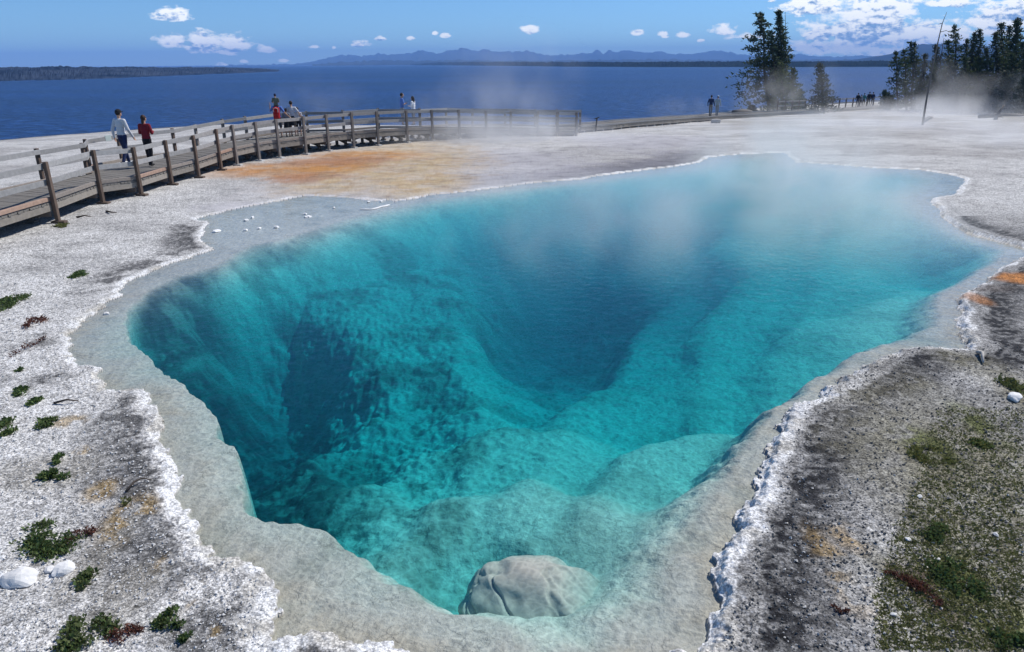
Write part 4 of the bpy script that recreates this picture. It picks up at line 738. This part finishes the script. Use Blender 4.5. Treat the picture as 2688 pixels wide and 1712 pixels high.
person((757, 359), dz, 1.38, rad(4), 'brown haired child in a grey top standing just right of the red backpack', grey, None, 'brhair', hairlen=1, skirt=black)
person((787, 357), dz, 1.40, rad(20), 'dark haired child in white and black, rightmost of the family at the far railing', wht2, black, 'dkhair', sleeve='long', shorts=True)
person((1058, 328), .69, 1.84, rad(-70), 'man in a blue t-shirt with folded arms facing a long haired woman', blue, grey, 'dkhair', arms='folded', shorts=True)
person((1087, 328), .68, 1.66, rad(70), 'woman with long dark hair in a white blouse facing the man with folded arms', white, grey, 'dkhair', arms='bent', hairlen=2, sleeve='long', shorts=True)
def dk(u, a=.45, L_=lowa, R_=lowb):
    for i in range(len(L_)-1):
        for s in np.linspace(0, 1, 40):
            p = L_[i].lerp(L_[i+1], s).lerp(R_[i].lerp(R_[i+1], s), a); q = ray(u, 300)
            if p.x/p.y >= q[0]/q[1]: return tuple(p)
    return tuple(L_[-1])
person((0, 0), 0, 1.80, rad(-35), 'distant walker in a dark blue jacket on the low walkway', cloth('dark_blue_jacket', (.025, .04, .10)), cloth('khaki_trousers', (.22, .20, .17)), 'dkhair', legs=.12, sleeve='long', base=dk(1864), vox=.02)
person((0, 0), 0, 1.76, rad(-35), 'distant walker in a pale jacket and white cap on the low walkway', cloth('pale_jacket', (.36, .42, .44)), cloth('pale_trousers', (.34, .35, .34)), 'dkhair', legs=.12, sleeve='long', cap=white, base=dk(1881), vox=.02)
FP = [(2136, 1.62, 'far visitor in a grey top standing left of the lone young pine', grey, dkgrey, .5, 'dkhair'), (2245.5, 1.64, 'far visitor in black, leftmost of the five at the far railing', black, navy, .85, 'dkhair'), (2254, 1.45, 'shorter far visitor in a grey top, second of the five at the far railing', grey, dkgrey, .8, 'brhair'), (2262, 1.6, 'far visitor in a teal top, middle one of the five at the far railing', teal, dkgrey, .85, 'dkhair'), (2275, 1.74, 'tallest far visitor in black, fourth of the five at the far railing', black, black, .8, 'dkhair'), (2284, 1.68, 'far visitor in dark blue, rightmost of the five at the far railing', navy, black, .85, 'dkhair')]
for u, h, lb, a, b_, t_, hr in FP: person((0, 0), 0, h, rad(-30+u % 37), lb, a, b_, hr, legs=.03, sleeve='long', base=dk(u, t_), vox=.03, group='visitors at the far railing' if u > 2200 else None)
#SECTION ground things
def blobrock(r, seed, flat=.5, sub=3, amp=.28, cut=.62):
    bm = bmesh.new(); bmesh.ops.create_icosphere(bm, subdivisions=sub, radius=1); rnd = np.random.RandomState(seed); o = rnd.rand(3)*20; pl = [(Vector(rnd.normal(0, 1, 3)).normalized(), cut+.3*rnd.rand()) for _ in range(9)]
    for v in bm.verts:
        c = v.co.copy()
        for n_, d_ in pl:
            e = c.dot(n_)-d_
            if e > 0: c -= n_*e*.85
        q = np.array([c.x, c.y, c.z])*1.6+o; nn = float(vn(np.array(q[0]+q[2]*.7), np.array(q[1]-q[2]*.6), seed)-.5)+.45*float(vn(np.array(q[0]*2.7+q[2]), np.array(q[1]*2.7+q[2]*2), seed+3)-.5); c *= 1+amp*nn
        v.co = Vector((c.x*r[0], c.y*r[1], c.z*r[2] if len(r) > 2 else c.z*r[0]*flat))
    me = bpy.data.meshes.new('rock'); bm.to_mesh(me); bm.free(); return me
ROCK = simple_mat('white_sinter_rock', (.70, .69, .67), .9, .22, 9, .5)
for i, (u, v, r, lb) in enumerate([(47, 1515, .155, 'large flat white rock at the left edge, lowest of the three by the green mat'), (166, 1486, .115, 'rounded white rock touching the lower edge of the big green mat'), (126, 1486, .055, 'small white rock left of the rounded white rock'), (2412, 1311, .033, 'thin bright white stone chip on the mossy ground at the right'), (2382, 1422, .033, 'white stone below the thin chip on the mossy ground'), (2460, 1474, .033, 'white stone beside the green patch at the lower right'), (2614, 1410, .033, 'white stone on the brown soil at the right'), (2345, 1620, .033, 'pale upright stone between the gravel and the brown plants'), (2660, 1055, .12, 'pale rock amid the plants at the right edge above'), (278, 811, .07, 'white pebble just outside the left rim')]):
    p = at(u, v, .08); o = link('rock', blobrock((r, r*.75, r*.5), 30+i), ROCK); o.location = (p[0], p[1], ground_z(p[0], p[1])+r*.18); o.rotation_euler.z = i*1.3; tag(o, lb, 'rock')
# boulder in the water
bed_like = simple_mat('silty_stone', (.47, .445, .39), .9, .14, 3.5, 1., 9, stretch=(1, 1, 2.2))
bo = link('boulder', blobrock((.74, .62, .44), 81, sub=7, amp=.20, cut=.80), bed_like)
nv = len(bo.data.vertices); cb_ = np.empty(nv*3, dtype=np.float32); bo.data.vertices.foreach_get('co', cb_); cb_ = cb_.reshape(-1, 3); xx, yy_, zz = cb_.T
fo = 1-np.abs(2*fbm(xx*2.2+zz*5.5+3, yy_*2.2-zz*2+9, 5, 4)-1); fi = fbm(xx*14+zz*9, yy_*14-zz*7, 6, 3)
cb_ *= (1-.05*sm(.80, .98, fo)+.035*(fbm(xx*3.5+zz*3, yy_*3.5, 7, 3)-.5)+.012*(fi-.5))[:, None]; bo.data.vertices.foreach_set('co', cb_.ravel()); bo.data.polygons.foreach_set('use_smooth', [True]*len(bo.data.polygons)); p = at(1400, 1535, -.12); bo.location = (p[0]+.02, p[1]+.05, -.52); bo.rotation_euler = (.10, .12, -.25); tag(bo, 'big rounded grey boulder lying in the shallow water at the bottom of the spring', 'boulder')
# crusts on the water
CR = simple_mat('white_crust', (.80, .80, .79), .9, .1, 20, .5)
for i, (u, v, r, lb) in enumerate([(569, 607, 11, 'largest small white crust on the lilac shelf water, nearest the left rim'), (645, 579, 6, 'white crust, left one of the upper pair on the shelf'), (663, 571, 4, 'tiny white crust, right one of the upper pair on the shelf'), (645, 605, 5, 'flat white crust straight below the upper pair'), (681, 600, 5, 'white crust between the flat one and the one under the middle'), (725, 597, 7, 'white crust, rightmost of the lower row on the shelf'), (801, 562, 5, 'tiny crust just above the widest right crust on the shelf'), (809, 569, 9, 'wide white crust at the right of the shelf'), (877, 546, 4, 'lone tiny crust near the yellow flats'), (967, 531, 4, 'tiny crust below the scalloped white edge'), (1001, 529, 5, 'small crust touching the end of the far rim')]):
    p = at(u, v, 0); rr = r*p[1]/F*1.05; o = link('crust', blobrock((rr, rr*1.2, .035), 60+i, amp=.5), CR); o.location = (p[0], p[1], .004); tag(o, lb, 'sinter crust', 'white crusts dotted over the shelf water')
m = MB(); pts = [at(u, v, .01) for u, v in ((945, 549), (960, 549), (975, 549), (988, 546), (1000, 542), (1012, 540), (1021, 537))]; m.tube(pts, [.03, .05, .04, .06, .05, .07, .04], 7); o = m.build('crust', CR, smooth=True); o.scale.z = .35; tag(o, 'long wavy white crust strip lying off the far rim', 'sinter crust')
# drift sticks and twigs
STK = simple_mat('bleached_stick', (.45, .42, .38), .9, .3, 20, .3); STD = simple_mat('dark_twig', (.07, .055, .045), .9, .3, 20, .3)
def stick(pts, r, label, mat, nm='stick', h=.05):
    P_ = []; 
    for k, (u, v) in enumerate(pts): p = at(u, v, .1); P_.append(Vector((p[0], p[1], ground_z(p[0], p[1])+r*.8+h*math.sin(k/(len(pts)-1)*math.pi))))
    m = MB(); m.tube(P_, [r*(1-.6*k/(len(pts)-1)) for k in range(len(pts))], 7); tag(m.build(nm, mat, smooth=True), label, 'stick')
stick([(2566, 929), (2576, 938), (2580, 955)], .035, 'short bleached stick on the gravel right of the spring corner', STK)
stick([(2576, 936), (2600, 944)], .015, 'thin dark twig beside the short bleached stick', STD)
stick([(140, 1047), (175, 1048), (205, 1044)], .018, 'thin grey stick on the left gravel below the small plants', STD)
stick([(328, 1278), (350, 1262), (372, 1252), (395, 1247)], .014, 'forked dark twig in the black gravel by the left rim', STD)
stick([(200, 566), (222, 565), (238, 563)], .03, 'dark twig on the white ground below the second boardwalk post', STD)
stick([(278, 549), (292, 556), (305, 553)], .03, 'short dark driftwood piece below the third boardwalk post', STD)
# plants
def plant_mat(name, c1, c2):
    m = leaf_mat(name, c1, c2); m.node_tree.nodes['Noise Texture'].inputs['Scale'].default_value = 9; return m
PG = plant_mat('green_leaves', (.028, .052, .014), (.125, .185, .06)); PD = plant_mat('dull_leaves', (.03, .04, .015), (.13, .16, .06)); PR = plant_mat('red_brown_stems', (.05, .02, .015), (.17, .07, .05)); PO = plant_mat('olive_moss', (.05, .055, .015), (.20, .21, .07))
def plant(u, v, ru, rv, mat, label, dens=1., ht=.07, seed=0, leaf=.035, mats2=None, name='low_plant', thin=.28):
    dens *= 1.35
    if mats2 is None and mat is PG: mats2 = PD
    rnd = np.random.RandomState(seed+5); c = at(u, v, .08); sx = abs(at(u+ru, v, .08)[0]-c[0]); sy = abs(at(u, v-rv, .08)[1]-c[1]); gz = ground_z(c[0], c[1]); n = int(dens*260*max(.5, (sx*sy)**.5*6)); V = []; Fc = []
    hub = [(rnd.uniform(-.75, .75), rnd.uniform(-.75, .75)) for _ in range(max(4, int(30*(sx*sy)**.5)))]
    for k in range(n):
        h = hub[rnd.randint(len(hub))]; q = np.array(h)+rnd.normal(0, .17, 2); rr = math.hypot(*q)
        if rr > 1.15: continue
        x, y = q[0]*sx, q[1]*sy; g = ground_z(c[0]+x, c[1]+y)-gz; b = Vector((x, y, g-.005+ht*(1-rr*.6)*rnd.rand()*.8)); d = Vector((rnd.normal(0, .7), rnd.normal(0, .7), .55+.6*rnd.rand())).normalized(); s = d.cross(Vector((rnd.normal(), rnd.normal(), .2))).normalized(); l = leaf*(.6+.9*rnd.rand())
        n0 = len(V); V += [b, b+d*l*.5+s*l*thin, b+d*l+Vector((0, 0, -.15*l)), b+d*l*.5-s*l*thin]; Fc.append((n0, n0+1, n0+2, n0+3))
    root = empty(name, (c[0], c[1], gz)); tag(root, label, 'plant'); mats2 = mats2 if len(Fc) > 90 and ru > 24 else None; h1 = int(len(Fc)*(.7 if mats2 else 1))
    link('leaves', mesh_np('leaves', np.array([tuple(v) for v in V]), Fc[:h1]), mat, root)
    if mats2: link('stems', mesh_np('stems', np.array([tuple(v) for v in V]), Fc[h1:]), mats2, root)
PL = [(208,719,24,10,PG,None,'small lone green tuft on the left bank above the others',1,.07,.05),(15,793,34,24,PG,None,'green plant cut by the left edge, above the twiggy plants',1.2,.09,.05),(90,842,30,14,PR,None,'red brown twiggy plant, right one of two on the left bank',.45,.10,.06),(74,905,10,22,PR,None,'narrow upright red brown plant on the left bank',.35,.12,.05),(60,962,14,8,PG,None,'tiny green sprout below the narrow red plant',.5,.05,.04),(52,1020,24,12,PG,None,'small green plant left of the dry stick',.9,.06,.045),(97,1046,20,12,PG,None,'small bright green plant touching the dry stick',.9,.06,.045),(18,1113,38,26,PG,PD,'dense green plant at the left edge, left of its spreading neighbour',1.3,.08,.045),(98,1108,38,20,PG,None,'green plant spreading to a point, right of the one at the left edge',1.,.06,.045),(150,1198,20,14,PG,None,'small green plant just above the bright fan plant',1.,.06,.04),(150,1238,42,20,PG,None,'bright green fan shaped plant in the middle of the left bank',1.5,.08,.045),(145,1408,108,52,PG,PD,'largest green leafy mat on the left bank above the white rocks',2.2,.08,.038),(215,1395,42,28,PR,None,'reddish stems at the right edge of the large green mat',.8,.07,.035),(200,1515,42,30,PD,PG,'dark green sprawling plant right of the white rocks',1.1,.07,.036),(220,1655,80,60,PD,PG,'big dull green bush at the bottom left',2.2,.10,.036),(318,1665,44,40,PR,None,'dark red brown plant right of the bottom left bush',1.4,.07,.034),(455,1610,50,30,PG,None,'bright green plant at the bottom between the bush and the rim',1.6,.08,.038),(488,1668,22,14,PG,None,'small green plant under the bright green one at the bottom',1.,.05,.035),(160,589,20,6,PO,None,'faint yellow green tuft at the foot of the nearest boardwalk post',.6,.06,.06),(320,1310,16,14,PO,None,'small olive sprig in the middle of the left gravel',.5,.05,.03),
 (2440,1395,60,40,PD,PG,'green sprawling plant among white stones on the right bank',1.3,.06,.034),(2500,1520,70,70,PG,PD,'largest green patch on the right bank',1.8,.07,.034),(2415,1565,40,50,PR,None,'dark brown plant left of the largest green patch at the right',1.3,.06,.032),(2660,1690,60,40,PG,PD,'green plant in the lower right corner',1.3,.07,.034),(2675,1030,30,40,PD,PO,'green and yellow plant at the right edge by the pale rock',1.2,.08,.045),(2550,1165,40,26,PO,PG,'yellow green plant patch at the upper tip of the mossy ground',1.3,.05,.036),(2440,1200,60,24,PO,None,'olive moss cushion at the upper left of the mossy ground',1.3,.04,.034),(2345,1520,20,12,PR,None,'small brown plant on white gravel, left of the green patch',.7,.05,.03),(2205,1605,20,12,PR,None,'small dark red plant at the lower end of the ochre gravel',.7,.05,.03)]
for i, (u, v, ru, rv, a, b_, lb, dn, ht, lf) in enumerate(PL): plant(u, v, ru, rv, a, lb, dn, ht, i, lf, b_, thin=.16 if a is PR else .26)
# loose gravel and ground cover: nobody could count them
def scatter(name, label, n, region, shape, mat, seed):
    rnd = np.random.RandomState(seed); V = []; Fc = []
    k = 0
    while k < n:
        u = rnd.uniform(*region[0]); v = rnd.uniform(*region[1])
        if not region[2](u, v): continue
        p = at(u, v, .08); z = ground_z(p[0], p[1])
        if z < .02: k += .2; continue
        shape(rnd, V, Fc, Vector((p[0], p[1], z)), p[1]); k += 1
    tag(link(name, mesh_np(name, np.array([tuple(q) for q in V]), Fc), mat), label, kind='stuff')
OCT = [(0, 2, 4), (2, 1, 4), (1, 3, 4), (3, 0, 4), (2, 0, 5), (1, 2, 5), (3, 1, 5), (0, 3, 5)]
def peb(rnd, V, Fc, p, y):
    r = (.005+.010*rnd.rand()**4)*(1+y*.05); n = len(V); a = rnd.uniform(0, 6.28); c, s = math.cos(a)*r, math.sin(a)*r; e = .5+.5*rnd.rand(); z = Vector((0, 0, r*.5)); j = lambda: Vector(rnd.normal(0, r*.16, 3))
    V += [p+Vector((c, s, 0))+z+j(), p-Vector((c, s, 0))+z*.6+j(), p+Vector((-s*e, c*e, 0))+z+j(), p-Vector((-s*e, c*e, 0))+z*.6+j(), p+Vector((0, 0, r*1.05))+j(), p-Vector((0, 0, r*.4))]; Fc.extend([tuple(i+n for i in t) for t in OCT])
def lfs(rnd, V, Fc, p, y):
    for _ in range(3):
        l = .02+.02*rnd.rand(); d = Vector((rnd.normal(0, .8), rnd.normal(0, .8), .7)).normalized(); s = d.orthogonal().normalized()*l*.25; b = p+Vector(rnd.normal(0, .02, 3)*np.array([1, 1, .1])); n = len(V); V += [b-s, b+s, b+d*l]; Fc.append((n, n+1, n+2))
scatter('gravel', 'loose white sinter gravel on the left bank', 5200, ((0, 700), (700, 1712), lambda u, v: u < 180+.28*(v-700)+60 or v > 1450), peb, simple_mat('white_gravel', (.62, .61, .59), .95, .35, 40), 3)
scatter('gravel', 'dark and pale loose gravel on the right bank', 5200, ((1900, 2688), (900, 1712), lambda u, v: u > 2000+(1400-v)*.35), peb, simple_mat('grey_gravel', (.15, .148, .142), .95, .8, 30), 4)
scatter('gravel', 'scattered pale pebbles on the right bank', 900, ((2050, 2688), (1250, 1712), lambda u, v: True), peb, simple_mat('pale_gravel', (.6, .58, .54), .95, .3, 30), 6)
scatter('ground_cover', 'thin olive moss and leaves on the right bank', 6000, ((2300, 2688), (1080, 1712), lambda u, v: (u-2300)/388+(v-1080)/632*.55 > .42), lfs, PO, 5)
#SECTION steam
def steam(u, v, y, r, dens, label, ns=.6, thr=.42, seed=0, tilt=0.):
    c = at_y(u, v, y); bm = bmesh.new(); bmesh.ops.create_icosphere(bm, subdivisions=3, radius=1); me = bpy.data.meshes.new('steam'); bm.to_mesh(me); bm.free()
    def bld(nt, pv):
        tc = N(nt, 'ShaderNodeTexCoord'); ln = N(nt, 'ShaderNodeVectorMath', operation='LENGTH'); L(nt, tc.outputs['Object'], ln.inputs[0])
        g = N(nt, 'ShaderNodeNewGeometry'); mp = N(nt, 'ShaderNodeMapping'); mp.inputs['Location'].default_value = (seed*3.1, seed*1.7, 0); mp.inputs['Scale'].default_value = (1, 1, .7); L(nt, g.outputs['Position'], mp.inputs[0])
        nz = N(nt, 'ShaderNodeTexNoise'); nz.inputs['Scale'].default_value = ns; nz.inputs['Detail'].default_value = 4; nz.inputs['Roughness'].default_value = .55; nz.inputs['Distortion'].default_value = .6; L(nt, mp.outputs[0], nz.inputs['Vector'])
        fall = ramp(nt, ln.outputs['Value'], [(0, 1.), (.45, .7), (1., 0.)]); n_ = ramp(nt, nz.outputs[0], [(thr, 0.), (thr+.3, 1.)])
        L(nt, math_n(nt, 'MULTIPLY', math_n(nt, 'MULTIPLY', fall, n_), dens), pv.inputs['Density']); pv.inputs['Color'].default_value = (.97, .97, .98, 1); pv.inputs['Anisotropy'].default_value = .2
    o = link('steam', me, vol_mat('steam', bld)); o.location = c; o.scale = r; o.rotation_euler.y = tilt; tag(o, label, kind='stuff'); return o
ST = [(1290,368,43,(8.5,4,1.8),.75,'white steam low over the flats in front of the middle of the boardwalk',.5,.36),(1290,285,44.5,(6,3,2.2),.14,'steam drifting through the middle railing',.45,.40),(1350,200,47,(5,3,3.4),.10,'thin steam rising over the lake behind the railing',.4,.42),(1130,430,36,(6.5,2.8,1.0),.34,'thin steam over the yellow flats',.6,.38),
 (2080,480,26,(4.6,5.5,2.8),.5,'pale steam column rising from the far end of the spring',.7,.40),(1640,690,17.5,(6,4,1.6),.32,'faint steam streak drifting above the deep water',.6,.42),(1900,600,21,(7.5,5,2.0),.32,'faint steam above the far right of the spring',.5,.40),(900,760,15.5,(1.6,1.2,.5),.07,'faint steam wisp over the left of the spring',1.2,.40),
 (2470,302,72,(13,6,2.0),.32,'dense steam at the foot of the right grove',.32,.36),(2620,285,75,(9,6,3.8),.26,'steam billowing up before the far right spruces',.28,.38),(2350,350,52,(13,8,2.0),.24,'thin steam over the pale flats at the right',.4,.36),(2025,265,80,(4.6,3,4.0),.22,'steam drifting up through the lakeside clump of trees',.4,.40),(2150,255,78,(3.5,3,4.0),.09,'thin steam beside the lone young pine',.35,.40),(2660,420,38,(5,6,2.4),.3,'thin steam at the right edge above the flats',.6,.4),(1790,285,74,(4,3,1.5),.07,'faint steam over the low walkway',.4,.42),(830,270,60,(5,3,2.5),.06,'faint steam over the lake left of the couple',.4,.42),(1450,560,24,(7.5,3.5,1.5),.26,'faint steam above the far dark water of the spring',.5,.40),(2280,640,17.5,(3.6,3.5,1.4),.28,'thin steam over the right bay of the spring',.7,.40),(2440,265,57,(3.2,2.5,3.4),.14,'thin steam round the leaning dead trunk',.5,.38),(1950,360,46,(9,5,1.2),.13,'thin steam over the flats behind the spring',.4,.38)]
for i, a in enumerate(ST): steam(a[0], a[1], a[2], a[3], a[4], a[5], a[6], a[7], seed=i)
#SECTION settings
SC.view_settings.view_transform = 'Standard'; SC.view_settings.look = 'None'; SC.view_settings.exposure = 0; SC.view_settings.gamma = 1
cy = SC.cycles
cy.max_bounces = 8; cy.diffuse_bounces = 3; cy.glossy_bounces = 3; cy.transmission_bounces = 4; cy.volume_bounces = 1; cy.transparent_max_bounces = 16
cy.use_denoising = True; cy.sample_clamp_indirect = 4; cy.caustics_reflective = False; cy.caustics_refractive = False
cy.volume_max_steps = 128
